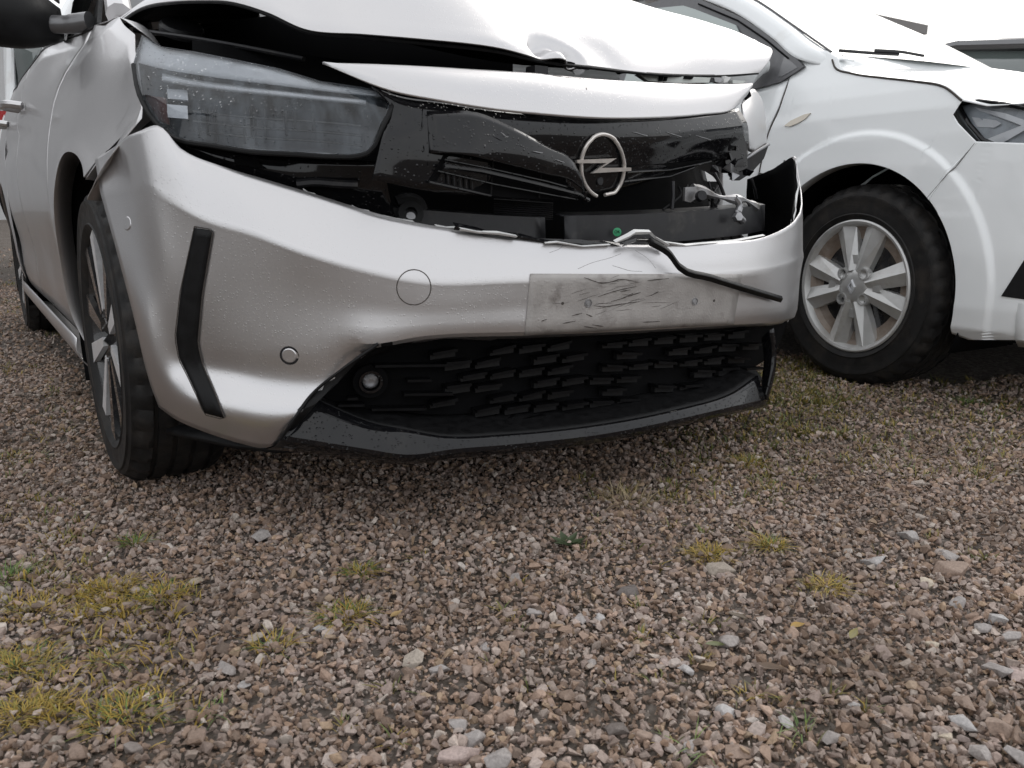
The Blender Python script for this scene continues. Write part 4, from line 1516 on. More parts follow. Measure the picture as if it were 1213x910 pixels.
build("bolt_cup", ring_shape(pl(486, 255, .088), (-.3, .9, .3), .011, .022, .012, 20), M['black'], opel)
for q0, q1 in (((797, 215), (796, 248)), ((890, 212), (896, 235)), ((846, 205), (858, 232))):
    build("radiator_stay", tube([pl(*q0, .12), pl((q0[0] + q1[0]) / 2 + 1, (q0[1] + q1[1]) / 2, .115), pl(*q1, .115)], .004, 6), M['dark_metal'], opel)
for i in range(9):
    a, b = pl(585, 236 + i * 2.6, .13), pl(655, 241 + i * 2.4, .13)
    build("radiator_fin", tube([a, b], .0013, 4), M['dark_metal'], opel)
build("duct", tube(spl([pl(470, 240, .12), pl(482, 236, .12), pl(496, 241, .12), pl(500, 250, .12)], 4), .012, 9), M['black'], opel)
build("duct", tube(spl([pl(405, 232, .12), pl(430, 230, .13), pl(450, 236, .13)], 4), .014, 9), M['black'], opel)
rw = random.Random(3)
for i in range(5):
    x0 = rw.uniform(800, 862)
    P = [pl(x0, rw.uniform(214, 224), .14), pl(x0 + rw.uniform(-16, 16), rw.uniform(226, 238), .12), pl(x0 + rw.uniform(-20, 24), rw.uniform(240, 250), .125)]
    build("wire", tube(spl(P, 6), rw.uniform(.0018, .004), 6), M['black'], opel)
build("bonnet_stay", tube(spl([pv(160, 36, -.05), pv(220, 44, .10), pv(300, 58, .25), pv(360, 70, .36)], 6), .005, 8), M['dark_metal'], opel)
build("strut_mount", disc(pv(215, 40, .0), (0, .5, .85), .045, .02, 20), M['dark_metal'], opel)
# torn shards at the far lamp
for q, v, m in ([(835, 203), (843, 208), (850, 215), (838, 215)], .55, 'torn'), ([(888, 186), (911, 171), (905, 188), (890, 205), (876, 214), (868, 214)], .50, 'dark_metal'), ([(852, 150), (874, 140), (884, 170), (886, 198), (868, 210), (858, 190)], .535, 'black_gloss'):
    build("lamp_shard", slab([pv(x, y, v) for x, y in q], (0, -.012, .003)), M[m], opel, smooth=False)
rq = random.Random(8)
for i in range(16):
    x, y = rq.uniform(842, 886), rq.uniform(158, 218)
    if y > 218 - (886 - x) * .2:
        continue
    a0 = rq.uniform(0, 6.28)
    q = [pv(x + rq.uniform(4, 10) * math.cos(a0 + k), y + rq.uniform(3, 8) * math.sin(a0 + k), .53 + rq.uniform(-.02, .03)) for k in (0, 1.9, 3.6, 4.9)]
    build("lamp_shard", slab(q, (.002, -.004, .002)), M[rq.choice(['black_gloss', 'black_gloss', 'dark_metal', 'black', 'grey_metal'])], opel, smooth=False)
sh_ = [pv(x, y, .505) for x, y in ((884, 188), (896, 180), (911, 171))]
build("torn_edge", tube(sh_, .0035, 6), M['grey_metal'], opel)
# crumpled far wing seen through the missing lamp
wf = [[(878, 124, .47), (882, 116, .45), (890, 106, .40), (898, 112, .32), (903, 121, .22)], [(880, 138, .50), (887, 130, .47), (894, 128, .42), (901, 132, .33), (906, 140, .22)],
      [(885, 160, .50), (890, 150, .47), (896, 148, .42), (902, 150, .33), (907, 157, .22)], [(886, 179, .48), (892, 181, .46), (897, 178, .41), (903, 173, .32), (908, 170, .22)]]
wing = build("crumpled_wing", patch([[pv(*q) for q in row] for row in wf], 5, 5), M['silver'], opel, thick=.004, ang=40)
build("wing_slot", slab([pv(x, y, .46) for x, y in ((883, 116), (889, 108), (890, 114), (884, 119))], (0, -.01, 0)), M['dark'], wing)

# --- body side
def sm(x, xs, ys):
    """smooth curve through table points"""
    if x <= xs[0]:
        return ys[0]
    if x >= xs[-1]:
        return ys[-1]
    i = int(np.searchsorted(xs, x)) - 1
    n = len(xs)

    def tan(k):
        if k == 0:
            return (ys[1] - ys[0]) / (xs[1] - xs[0])
        if k == n - 1:
            return (ys[-1] - ys[-2]) / (xs[-1] - xs[-2])
        h0, h1 = xs[k] - xs[k - 1], xs[k + 1] - xs[k]
        return ((ys[k] - ys[k - 1]) / h0 * h1 + (ys[k + 1] - ys[k]) / h1 * h0) / (h0 + h1)
    h = xs[i + 1] - xs[i]
    t = (x - xs[i]) / h
    return ((2 * t ** 3 - 3 * t * t + 1) * ys[i] + (t ** 3 - 2 * t * t + t) * h * tan(i) + (-2 * t ** 3 + 3 * t * t) * ys[i + 1] + (t ** 3 - t * t) * h * tan(i + 1))


def S_opel(v, z):
    zs = [.15, .2, .3, .45, .62, .78, .85, .92, .97, 1.02, 1.1]
    base = sm(z, zs, [.79, .82, .86, .878, .886, .862, .84, .80, .76, .735, .70])
    door = sm(z, zs, [.79, .82, .86, .878, .886, .878, .868, .85, .835, .815, .78])
    k = float(np.clip((-.30 - v) / .7, 0, 1))
    k = k * k * (3 - 2 * k)
    planar = sm(v, [-3.2, -2.9, -2.2, -1, 0, .1, .25, .4], [.12, .03, 0, 0, 0, .001, .006, .012])
    nz_ = float(np.clip((z - .60) / .16, 0, 1))
    nose = sm(v, [-.1, 0, .1, .2, .3, .38], [0, .004, .02, .04, .052, .064]) * nz_ * nz_ * (3 - 2 * nz_)
    return -(base * (1 - k) + door * k - planar - nose)


def polar_panel(cv, cz, R, poly, S, n=90, m=12, flare=None, amin=-50, amax=230, seam=False):
    poly = np.asarray(poly, float)
    angs = sorted(set(list(np.linspace(math.radians(amin), math.radians(amax), n))))
    for q in poly:                                       # keep the corners
        a = math.atan2(q[1] - cz, q[0] - cv)
        if a < math.radians(-90):
            a += 2 * math.pi
        if math.radians(amin) <= a <= math.radians(amax):
            angs.append(a)
    G = []
    for a in sorted(angs):
        d = np.array((math.cos(a), math.sin(a)))
        best = None
        ts = []
        for i in range(len(poly)):
            p0, p1 = poly[i], poly[(i + 1) % len(poly)]
            e = p1 - p0
            den = d[0] * e[1] - d[1] * e[0]
            if abs(den) < 1e-9:
                continue
            w = p0 - np.array((cv, cz))
            t = (w[0] * e[1] - w[1] * e[0]) / den
            k = (w[0] * d[1] - w[1] * d[0]) / den
            if t > 0 and -1e-6 <= k <= 1 + 1e-6:
                best = t if best is None else max(best, t)
                if t > R:
                    ts.append(t)
        if best is None or best < R + .003:
            best = R + .003
        row = []
        r0 = min(ts) if seam and len(ts) > 1 and best - min(ts) > .004 else R
        for s in np.linspace(0, 1, m) ** 1.3:
            r = r0 + (best - r0) * s
            v, z = cv + r * d[0], cz + r * d[1]
            u = S(v, z)
            if flare:
                u -= flare(r - R)
            row.append((u, v, z))
        row.insert(0, (row[0][0] + .035, row[0][1] - .004 * d[0], row[0][2] - .004 * d[1]))   # return edge
        G.append(row)
    return grid(np.array(G))


wing_poly = [(.235, .674), (.28, .687), (.37, .732), (.335, .784), (.30, .827), (.25, .859), (.20, .895), (.02, .955), (-.2, .975), (-.43, 1.015), (-.43, .20), (-.36, .20), (-.05, .30), (.1, .45)]
fl_lip = lambda r: .006 * math.exp(-(r / .018) ** 2)
build("front_wing", polar_panel(0, .318, .375, wing_poly, S_opel, 70, 14, fl_lip, 48.3, 232, True), M['silver'], opel, thick=.002, ang=30)
# wing shoulder up to bonnet hinge
sh = [[(S_opel(v, z), v, z) for v, z in ((.20, .905), (.02, .955), (-.2, .985), (-.43, 1.015))], [(-.735, .18, .885), (-.715, 0, .945), (-.70, -.2, .985), (-.68, -.43, 1.04)], [(-.70, .17, .84), (-.67, 0, .88), (-.65, -.2, .95), (-.62, -.43, 1.05)]]
build("wing_shoulder", patch(sh, 5, 4), M['silver'], opel, thick=.002)
# black wedge between wing, lamp and bumper
wd = [(pv(171, 141, .375)), (pv(190, 149, .42)), (pv(160, 160, .34)), (pv(131, 178, .27))]
build("wing_gap", slab([p + np.array((.012, 0, 0)) for p in wd], (.012, -.01, 0)), M['dark'], opel)


def side_panel(v0, v1, zb, zt, S, nv=24, nz=22):
    G = []
    for v in np.linspace(v0, v1, nv):
        row = []
        for z in np.linspace(zb(v), zt(v), nz):
            row.append((S(v, z), v, z))
        G.append(row)
    return grid(np.array(G))


belt = lambda v: np.interp(v, [-2.9, -2.0, -.9, -.43], [1.09, 1.05, 1.02, 1.005])


def S_door(v, z):                                        # pressed crease and scalloped lower door
    u = S_opel(v, z)
    u += .010 * math.exp(-((z - .80) / .03) ** 2) * np.clip((-.6 - v) / .4, 0, 1)
    u += .016 * np.exp(-((z - .42) / .12) ** 2)
    return u


door_f = build("front_door", side_panel(-.437, -1.42, lambda v: .26, belt, S_door), M['silver'], opel, thick=.002)
door_r = build("rear_door", side_panel(-1.426, -2.16, lambda v: .26, belt, S_door), M['silver'], opel, thick=.002)
for d_, v in ((door_f, -1.25), (door_r, -2.02)):
    h = spl([(-.868, v + .09, .885), (-.90, v + .07, .89), (-.915, v, .893), (-.91, v - .07, .893), (-.868, v - .10, .89)], 5)
    build("door_handle", tube(h, .012, 8), M['silver'], d_)
build("sill", patch([[(-.868, -.36, .262), (-.868, -2.2, .262)], [(-.872, -.36, .235), (-.872, -2.2, .235)], [(-.85, -.36, .19), (-.85, -2.2, .19)], [(-.78, -.36, .165), (-.78, -2.2, .165)]], 12, 3), M['silver'], opel, thick=.003)
build("sill_backing", side_panel(-.40, -2.2, lambda v: .24, lambda v: 1.0, lambda v, z: S_opel(v, z) + .045, 10, 10), M['dark'], opel)
rear_poly = [(-2.166, .20), (-2.166, 1.06), (-2.9, 1.09), (-3.15, 1.0), (-3.2, .6), (-3.15, .30), (-2.95, .25), (-2.9, .2)]
build("rear_quarter", polar_panel(-2.538, .318, .36, rear_poly, S_opel, 60, 10, fl_lip, -40, 220), M['silver'], opel, thick=.002)
# wheel-arch liners
for cv in (0, -2.538):
    G = []
    for u in (-.86, -.80, -.62):
        G.append([(u, cv + .385 * math.cos(a), .318 + .385 * math.sin(a)) for a in np.linspace(math.radians(42 if cv == 0 else -25), math.radians(205), 26)])
    build("arch_liner", grid(np.array(G)), M['dark'], opel, thick=.003)
    build("arch_wall", slab([(-.60, cv + .39 * math.cos(a), .318 + .39 * math.sin(a)) for a in np.linspace(math.radians(10), math.radians(205), 20)], (.01, 0, 0)), M['dark'], opel)
# cabin: side glass, pillars, roof, tail, far side
pil = lambda v: np.interp(v, [-3.0, -2.5, -1.7, -.95, -.43], [1.22, 1.36, 1.42, 1.36, 1.06])
S_glass = lambda v, z: -(np.interp(z, [1.0, 1.1, 1.45], [.79, .765, .57]))
build("side_window", side_panel(-.62, -2.7, lambda v: belt(v) - .005, lambda v: max(belt(v), pil(v) - .04), S_glass, 20, 5), M['glass'], opel)
build("belt_trim", tube([(S_opel(v, belt(v)) + .004, v, belt(v) + .002) for v in np.linspace(-.43, -2.7, 14)], .007, 6), M['black'], opel)
build("side_pillar", tube(spl([(-.70, -.36, 1.03), (-.66, -.62, 1.17), (-.60, -.95, 1.33), (-.55, -1.3, 1.41), (-.53, -1.8, 1.42), (-.55, -2.4, 1.36), (-.62, -2.9, 1.2)], 5), .03, 10), M['silver'], opel)
build("side_pillar", tube(spl([(.70, -.36, 1.03), (.66, -.62, 1.17), (.60, -.95, 1.33), (.55, -1.3, 1.41), (.53, -1.8, 1.42), (.55, -2.4, 1.36), (.62, -2.9, 1.2)], 5), .03, 10), M['silver'], opel)
build("centre_pillar", tube([(-.75, -1.42, 1.02), (-.57, -1.48, 1.40)], .03, 6), M['black'], opel)
build("windscreen", patch([[(-.69, -.40, 1.03), (0, -.22, 1.06), (.69, -.40, 1.03)], [(-.56, -1.1, 1.39), (0, -.98, 1.42), (.56, -1.1, 1.39)]], 6, 6), M['glass'], opel)
build("roof", patch([[(-.55, -1.1, 1.40), (0, -1.0, 1.435), (.55, -1.1, 1.40)], [(-.53, -1.9, 1.42), (0, -1.9, 1.455), (.53, -1.9, 1.42)], [(-.58, -2.7, 1.33), (0, -2.9, 1.37), (.58, -2.7, 1.33)]], 6, 6), M['silver'], opel, thick=.01)
build("tailgate", patch([[(-.58, -2.7, 1.33), (0, -2.9, 1.37), (.58, -2.7, 1.33)], [(-.72, -3.08, 1.0), (0, -3.2, 1.02), (.72, -3.08, 1.0)], [(-.74, -3.1, .3), (0, -3.24, .3), (.74, -3.1, .3)]], 6, 6), M['silver'], opel, thick=.01)
# far body side behind the crash damage
far = []
for v in np.linspace(.12, -3.1, 14):
    far.append([(.86, v, .25), (.885, v, .6), (.86, v, .80), (.76, v, 1.0 if v < -.4 else .95)])
build("far_side", patch(far, 2, 4), M['silver'], opel, thick=.004)
# door mirror
mr_ = [[(-.80, -.60, 1.075), (-.86, -.545, 1.10), (-.98, -.53, 1.115), (-1.07, -.56, 1.10), (-1.10, -.64, 1.08)], [(-.80, -.58, 1.04), (-.87, -.515, 1.04), (-.98, -.50, 1.05), (-1.08, -.53, 1.05), (-1.115, -.63, 1.05)],
       [(-.80, -.585, 1.005), (-.87, -.54, .985), (-.98, -.525, .985), (-1.07, -.56, .995), (-1.10, -.64, 1.01)], [(-.81, -.64, 1.0), (-.87, -.66, .985), (-.98, -.66, .985), (-1.07, -.66, .99), (-1.09, -.66, 1.01)]]
mirror = build("door_mirror", patch(mr_, 5, 5), M['black'], opel, thick=.006)
build("mirror_cap", patch([[p_ + np.array((0, .006, .012)) for p_ in np.array(mr_[0])], [p_ + np.array((0, .004, .07)) for p_ in np.array(mr_[0])], [p_ + np.array((0, -.12, .085)) for p_ in np.array(mr_[0])]], 5, 4), M['silver'], mirror, thick=.005)
build("mirror_stalk", tube(spl([(-.745, -.50, 1.035), (-.79, -.54, 1.03), (-.84, -.57, 1.03)], 5), [.024] * 5 + [.022] * 6, 18), M['grey_paint'], mirror)
build("mirror_corner", slab([(-.742, -.42, 1.02), (-.735, -.62, 1.02), (-.69, -.64, 1.17)], (.01, 0, 0)), M['black'], mirror)

# --- wheels of the silver car
def opel_wheel(u, v, steer):
    R, W, rr = .316, .205, .222
    base = child_at(opel, "wheel", (u, v, R - .004), steer, lathe([(.03, rr - .004), (.018, rr - .002), (.012, rr - .006), (.02, rr - .014), (.07, rr - .03), (.18, rr - .03), (.18, .0001)], 64), M['rim_black'])
    sub("tyre", tyre_mesh(R, W, rr), M['rubber'], base, ang=28)
    sub("hub", join(lathe([(.052, .062), (.034, .056), (.030, .036), (.030, .0005)], 36)), M['rim_black'], base)
    sub("brake_disc", lathe([(.10, .145), (.112, .145), (.112, .03), (.10, .03), (.10, .145)], 48), M['grey_metal'], base)
    for k in range(5):
        a = k * 2 * math.pi / 5 + .35
        for s in (-1, 1):
            V, Fc = spoke_prism(.045, rr - .008, .034, .052, .026, .012, .028, s * .012, s * .058)
            sub("spoke", (rot_u(V, a), Fc), M['rim_black'], base, smooth=False)
            V = [(.011, s * .016 - .010, .055), (.011, s * .016 + .010, .055), (.006, s * .058 + .023, rr - .012), (.006, s * .058 - .023, rr - .012)]
            sub("spoke_face", (rot_u(slab(V, (.012, 0, 0))[0], a), slab(V, (.012, 0, 0))[1]), M['alloy'] if (k + (s > 0)) % 2 else M['rim_black'], base, smooth=False)
    return base


opel_wheel(-.86, 0, 0.0)
opel_wheel(-.86, -2.538, 0)
opel_wheel(.66, 0, 0)
opel_wheel(.66, -2.538, 0)

# ==================================================================== WHITE CAR
dac = empty("white_car", (DA.ox, DA.oy, 0), DA.yaw, "white car with silver multi-spoke wheel trim parked on the right beside the crashed silver car", "car")
DPLAN = spl(np.array([(-.90, -.5), (-.90, .1), (-.898, .25), (-.888, .40), (-.862, .54), (-.81, .66), (-.72, .76), (-.58, .83), (-.38, .875), (0, .90), (.38, .875), (.58, .83), (.72, .76), (.81, .66), (.862, .54), (.89, .40)]), 5)
_side = DPLAN[DPLAN[:, 0] < -.3]
_zz = [.20, .24, .30, .45, .60, .70, .78, .86, .92, .97, 1.03, 1.08, 1.13]
_dd = [.05, .015, .004, .0, .003, .010, .021, .036, .056, .082, .118, .145, .17]


def S_dac(v, z):
    pu = np.interp(v, _side[:, 1], _side[:, 0])
    return pu + np.interp(z, _zz, _dd)


def dfl(r):                                              # wide flared arch
    return .013 * (1 / (1 + math.exp((r - .092) / .0022)))


wing_p = [(.27, .60), (.375, .755), (.31, .81), (.262, .866), (.305, .872), (.24, .915), (.12, .947), (0, .972), (-.13, 1.002), (-.20, 1.03), (-.235, 1.068), (-.30, 1.10), (-.452, 1.13), (-.418, 1.0), (-.402, .92), (-.425, .83), (-.44, .6), (-.44, .22), (-.3, .2), (0, .4)]
def S_dfl(v, z):
    return S_dac(v, z)


wingd = build("front_wing", polar_panel(0, .33, .382, wing_p, S_dfl, 110, 64, dfl, 44.6, 200), M['white'], dac, thick=.002, ang=40)
bside_p = [(.262, .605), (.365, .757), (.50, .745), (.56, .74), (.56, .60), (.56, .40), (.56, .225), (.36, .2), (0, .3)]
build("bumper_side", polar_panel(0, .33, .382, bside_p, lambda v, z: S_dfl(v, z) + (.0015 if v < .40 and z > .56 else 0), 60, 56, dfl, -17, 50.5), M['white'], dac, thick=.002, ang=40)


def sweep(plan, zs, ds):
    G = []
    for z, d in zip(zs, ds):
        P = offset_plan(plan, d)
        G.append([(p[0], p[1], z) for p in P])
    return grid(np.array(G))


sel = DPLAN[(DPLAN[:, 1] >= .52)]
bz = [.20, .225, .26, .30, .36, .40, .43, .50, .58, .60, .62, .70, .78, .86, .90]
bd = [.06, .018, .006, .002, .006, .022, .03, .026, .018, .010, .012, .016, .024, .05, .09]
bum = build("bumper", sweep(sel, bz, bd), M['white'], dac, thick=.003, ang=26)
dbb = surf(sweep(sel, bz, bd))
qq = [DA.on_plan(x, y, DPLAN, -.002) for x, y in ((1186, 351), (1215, 305), (1255, 300), (1260, 352), (1222, 356))]
build("bumper_insert", slab(qq, (.03, -.02, 0)), M['black'], bum, smooth=False)
# radiator grille, lower intake and far headlamp of the white car's nose


def nose_strip(z0, z1, umax, off, n=24):
    P = offset_plan(DPLAN, off)
    P = P[(P[:, 1] > .5) & (np.abs(P[:, 0]) < umax)]
    return grid(np.array([[(p[0], p[1], z) for p in P] for z in (z0, (z0 + z1) / 2, z1)]))


gr_ = build("radiator_grille", nose_strip(.715, .835, .56, .018), M['black_gloss'], bum, thick=.02)
for z in (.735, .758, .781, .804):
    build("grille_bar", nose_strip(z, z + .007, .53, .008), M['dark_metal'], bum, thick=.008)
build("lower_intake", nose_strip(.27, .40, .60, -.002), M['black'], bum, thick=.012)
for z in (.295, .325, .355):
    build("intake_bar", nose_strip(z, z + .008, .58, -.010), M['dark_metal'], bum, thick=.008)
# headlamp
M['lamp_grey'] = mat('lamp_grey', (.30, .33, .36), .3, noise=(20, .3))
hl = [(1132, 124), (1156, 120.5), (1185, 124), (1215, 130), (1262, 142), (1262, 184), (1215, 180), (1180, 174), (1161, 166), (1145, 147)]
hp = [DA.on_plan(x, y, DPLAN, .042 + .0006 * (166 - y) + (.012 if x < 1150 else 0)) for x, y in hl]
hp2 = [p + np.array((-.006, .012, 0)) for p in hp]
ctr = sum(hp2) / len(hp2)
lampd = build("headlight", slab([p + np.array((.012, -.02, 0)) for p in hp2], (.03, -.03, 0)), M['lamp_grey'], dac)
fan = (np.array(hp2 + [ctr + np.array((-.012, .012, 0))]), [(i, (i + 1) % len(hp2), len(hp2)) for i in range(len(hp2))])
build("headlight_lens", fan, M['lens_clear'], lampd)
build("headlight_seal", tube(hp2 + [hp2[0]], .006, 7), M['black_gloss'], lampd)
HB = surf(fan)
for q in ([(1149, 138), (1178, 142), (1184, 145.5), (1176, 150), (1156, 149)], [(1152, 127), (1190, 133), (1213, 141), (1213, 149), (1190, 140), (1158, 131)], [(1168, 164), (1213, 146), (1213, 153), (1182, 171), (1176, 171)]):
    pts = [hit(DA, HB, x, y, -.008)[0] for x, y in q]
    if all(p is not None for p in pts):
        build("lamp_element", slab(pts, (.004, -.006, 0)), M['lamp_white'], lampd, smooth=False)
hm = [p * np.array((-1, 1, 1)) for p in hp2]
lampf = build("headlight", slab([p + np.array((-.012, -.02, 0)) for p in hm], (-.03, -.03, 0)), M['lamp_grey'], dac)
build("headlight_lens", (fan[0] * np.array((-1, 1, 1)), fan[1]), M['lens_clear'], lampf)
build("headlight_seal", tube(hm + [hm[0]], .006, 7), M['black_gloss'], lampf)
# bonnet, scuttle, windscreen, pillar, roof
sl = [(-.66, -.28, 1.09)] + [(float(S_dac(v, z)) - .002, v, z) for v, z in ((-.255, 1.064), (-.225, 1.034), (-.14, 1.004), (0, .972), (.12, .947), (.24, .915), (.305, .872))] + [(-.74, .60, .862), (-.6, .78, .86)]
rowsd = []
for t, dz, dv in ((0, 0, 0), (.06, .012, .0), (.3, .038, .03), (.65, .050, .05), (1, .052, .06)):
    rowsd.append([np.array((p[0] * (1 - t), p[1] + dv * (1 if p[1] > -.2 else .6), p[2] + dz * (.02, .10, .25, .5, .8, .95, 1, 1, 1, 1)[i_])) for i_, p in enumerate(sl)])
half = rowsd
full = half + [[p * np.array((-1, 1, 1)) for p in r] for r in half[-2::-1]]
bond = build("bonnet", patch(full, 4, 4), M['white'], dac, thick=.003, ang=45)
build("bonnet_gap", tube(spl([np.array(p) + np.array((-.0015, 0, .000)) for p in sl[1:8]], 5), .0032, 6), M['scratch'], dac)
WSC = [[(-.715, -.31, 1.095), (-.35, -.22, 1.085), (0, -.25, 1.09), (.35, -.40, 1.12), (.62, -.66, 1.175)], [(-.665, -.56, 1.235), (-.33, -.53, 1.25), (0, -.56, 1.26), (.32, -.66, 1.27), (.57, -.85, 1.285)],
       [(-.62, -.776, 1.354), (-.3, -.78, 1.385), (0, -.82, 1.40), (.3, -.92, 1.40), (.54, -1.04, 1.395)], [(-.55, -1.2, 1.55), (-.3, -1.2, 1.58), (0, -1.22, 1.59), (.28, -1.3, 1.60), (.48, -1.42, 1.60)]]
build("windscreen", patch(WSC, 6, 6), M['screen'], dac)
for s in (-1, 1):
    if s < 0:
        I_ = [(-.70, -.22, 1.06)] + [tuple(np.array(q[0]) + np.array((0, 0, .004))) for q in WSC]
        O_ = [(-.768, -.285, 1.046), (-.772, -.41, 1.089), (-.742, -.56, 1.178), (-.700, -.79, 1.304), (-.615, -1.25, 1.49)]
    else:
        I_ = [(.66, -.55, 1.10)] + [tuple(np.array(q[-1]) + np.array((0, 0, .004))) for q in WSC]
        O_ = [(.75, -.55, 1.06), (.74, -.66, 1.14), (.66, -.86, 1.25), (.63, -1.05, 1.36), (.55, -1.43, 1.57)]
    A_ = [tuple(np.array(a) * .5 + np.array(b) * .5 + np.array((s * .012, .012, .010))) for a, b in zip(I_, O_)]
    build("windscreen_pillar", patch([O_, A_, I_], 6, 4), M['white'], dac, thick=.004)
build("roof", patch([[(-.56, -1.2, 1.54), (0, -1.2, 1.59), (.5, -1.4, 1.59)], [(-.62, -2.0, 1.60), (0, -2.0, 1.64), (.62, -2.0, 1.60)], [(-.6, -3.2, 1.55), (0, -3.3, 1.58), (.6, -3.2, 1.55)]], 6, 6), M['white'], dac, thick=.01)
build("windscreen_seal", tube(spl([np.array(q[0]) + np.array((-.004, .004, .006)) for q in WSC], 6), .004, 6), M['hood_trim'], dac)
# door, window and its dark surround
def S_dd(v, z):
    return S_dac(v, z)


zb_d = lambda v: np.interp(v, [-1.6, -.9, -.60, -.455], [1.00, 1.00, 1.008, 1.016])
seam_v = lambda z: np.interp(z, [.2, .6, .83, .92, 1.0, 1.05, 1.10], [-.444, -.444, -.428, -.407, -.421, -.432, -.445])
Gd = []
for t in np.linspace(0, 1, 26):
    row = []
    zt_ = zb_d(-.45 - 1.1 * t)
    for z in np.linspace(.30, zt_, 24):
        v = (seam_v(z) - .003) * (1 - t) - 1.55 * t
        row.append((S_dd(v, z), v, z))
    Gd.append(row)
doord = build("front_door", grid(np.array(Gd)), M['white'], dac, thick=.002)
build("rear_side", side_panel(-1.556, -3.2, lambda v: .30, zb_d, S_dd, 20, 14), M['white'], dac, thick=.002)
build("sill", patch([[(-.89, -.44, .30), (-.89, -2.4, .30)], [(-.885, -.44, .24), (-.885, -2.4, .24)], [(-.80, -.44, .19), (-.80, -2.4, .19)]], 8, 3), M['black'], dac, thick=.003)
TR = [(-.366, 1.056), (-.388, 1.044), (-.453, 1.014), (-.553, 1.005), (-.9, 1.0), (-1.55, 1.0), (-1.55, 1.5), (-1.3, 1.49), (-1.098, 1.429), (-.784, 1.299), (-.654, 1.233), (-.534, 1.162), (-.474, 1.126), (-.411, 1.088)]


def S_win(v, z):
    return -(np.interp(z, [1.0, 1.06, 1.25, 1.50], [.806, .780, .722, .612]))


def flat_panel(poly, S, thick_in=.012):
    top = [(S(v, z), v, z) for v, z in poly]
    return slab(top, (thick_in, 0, 0))


TRo = spl(np.array(TR + [TR[0]], float), 1)
build("window_surround", flat_panel(TR, lambda v, z: S_win(v, z) - .002), M['hood_trim'], dac, ang=20)
WG = [(-.72, 1.062), (-.95, 1.03), (-1.5, 1.03), (-1.5, 1.47), (-1.22, 1.43), (-1.12, 1.395), (-.80, 1.272), (-.725, 1.20)]
M['side_glass'] = mat("side_glass_reflecting", (.10, .12, .115), .05, 0, 1, spec=1.0)
build("side_window", flat_panel(WG, lambda v, z: S_win(v, z) - .0045, .004), M['screen'], dac)
build("window_channel", tube([(S_win(v, z) - .004, v, z) for v, z in ((-.45, 1.095), (-.60, 1.185), (-.80, 1.29), (-1.11, 1.415))], .0035, 5), M['dark'], dac)
build("corner_glass", flat_panel([(-.392, 1.056), (-.452, 1.033), (-.475, 1.035), (-.475, 1.105), (-.425, 1.078)], lambda v, z: S_win(v, z) - .004, .003), M['grey_paint'], dac)
# grey door mirror, mostly hidden behind the silver bonnet
mm = tube(spl([(-.80, -.52, 1.075), (-.86, -.55, 1.08), (-.95, -.57, 1.09), (-1.02, -.58, 1.09)], 4), [.02, .03, .05, .07, .085, .09, .09, .09, .09, .088, .08, .06, .03], 12)
build("door_mirror", mm, M['white'], dac)
# panel joints, repeater, wiper
def seam_line(pts, r=.0022, nm="panel_gap"):
    P = [(S_dac(v, z) - .0005 - (dfl(math.hypot(v, z - .33) - .382) if math.hypot(v, z - .33) < .55 else 0), v, z) for v, z in spl(np.array(pts, float), 6)]
    build(nm, tube(P, r, 5), M['scratch'], dac)


seam_line([(-.418, 1.0), (-.410, .96), (-.404, .92), (-.425, .83), (-.442, .6)], .0028)
seam_line([(.37, .752), (.33, .69), (.265, .605)], .0010)
rp = [(S_dac(v, z) - .006, v, z) for v, z in ((-.352, .852), (-.325, .868), (-.27, .884), (-.245, .886), (-.262, .868), (-.29, .856), (-.325, .848))]
build("side_repeater", slab(rp, (.012, 0, 0)), M['repeater'], dac)
wp = [np.array(p) for p in ((-.70, -.29, 1.104), (-.65, -.26, 1.099), (-.58, -.22, 1.093), (-.52, -.19, 1.090))]
build("wiper", tube(spl(wp, 6), .0055, 6), M['wiper'], dac)
build("wiper_arm", tube(spl([(-.60, -.225, 1.103), (-.52, -.185, 1.098), (-.43, -.16, 1.088)], 5), .005, 6), M['wiper'], dac)
# arch liner, belly, wheel
G = [[(u, .40 * math.cos(a), .33 + .40 * math.sin(a)) for a in np.linspace(math.radians(-25), math.radians(205), 30)] for u in (-.875, -.80, -.6)]
build("arch_liner", grid(np.array(G)), M['dark'], dac, thick=.003)
build("arch_wall", slab([(-.58, .40 * math.cos(a), .33 + .40 * math.sin(a)) for a in np.linspace(math.radians(-25), math.radians(205), 20)], (.01, 0, 0)), M['dark'], dac)
build("undertray", slab([(-.80, .62, .215), (-.5, .8, .21), (.5, .8, .21), (.80, .6, .21), (.8, -3.0, .22), (-.8, -3.0, .22), (-.8, -.45, .2), (-.6, -.4, .2), (-.6, .4, .2), (-.8, .42, .2)], (0, 0, .03)), M['black'], dac)
build("far_side", patch([[(.89, v, .25), (.90, v, .6), (.87, v, .85), (.76, v, 1.0), (.62, v, 1.5 if v < -1 else 1.02)] for v in np.linspace(.5, -3.2, 9)], 2, 3), M['white'], dac, thick=.004)
build("tailgate", patch([[(-.6, -3.2, 1.55), (0, -3.3, 1.58), (.6, -3.2, 1.55)], [(-.85, -3.3, .9), (0, -3.5, .9), (.85, -3.3, .9)], [(-.85, -3.3, .25), (0, -3.5, .25), (.85, -3.3, .25)]], 4, 4), M['white'], dac, thick=.01)


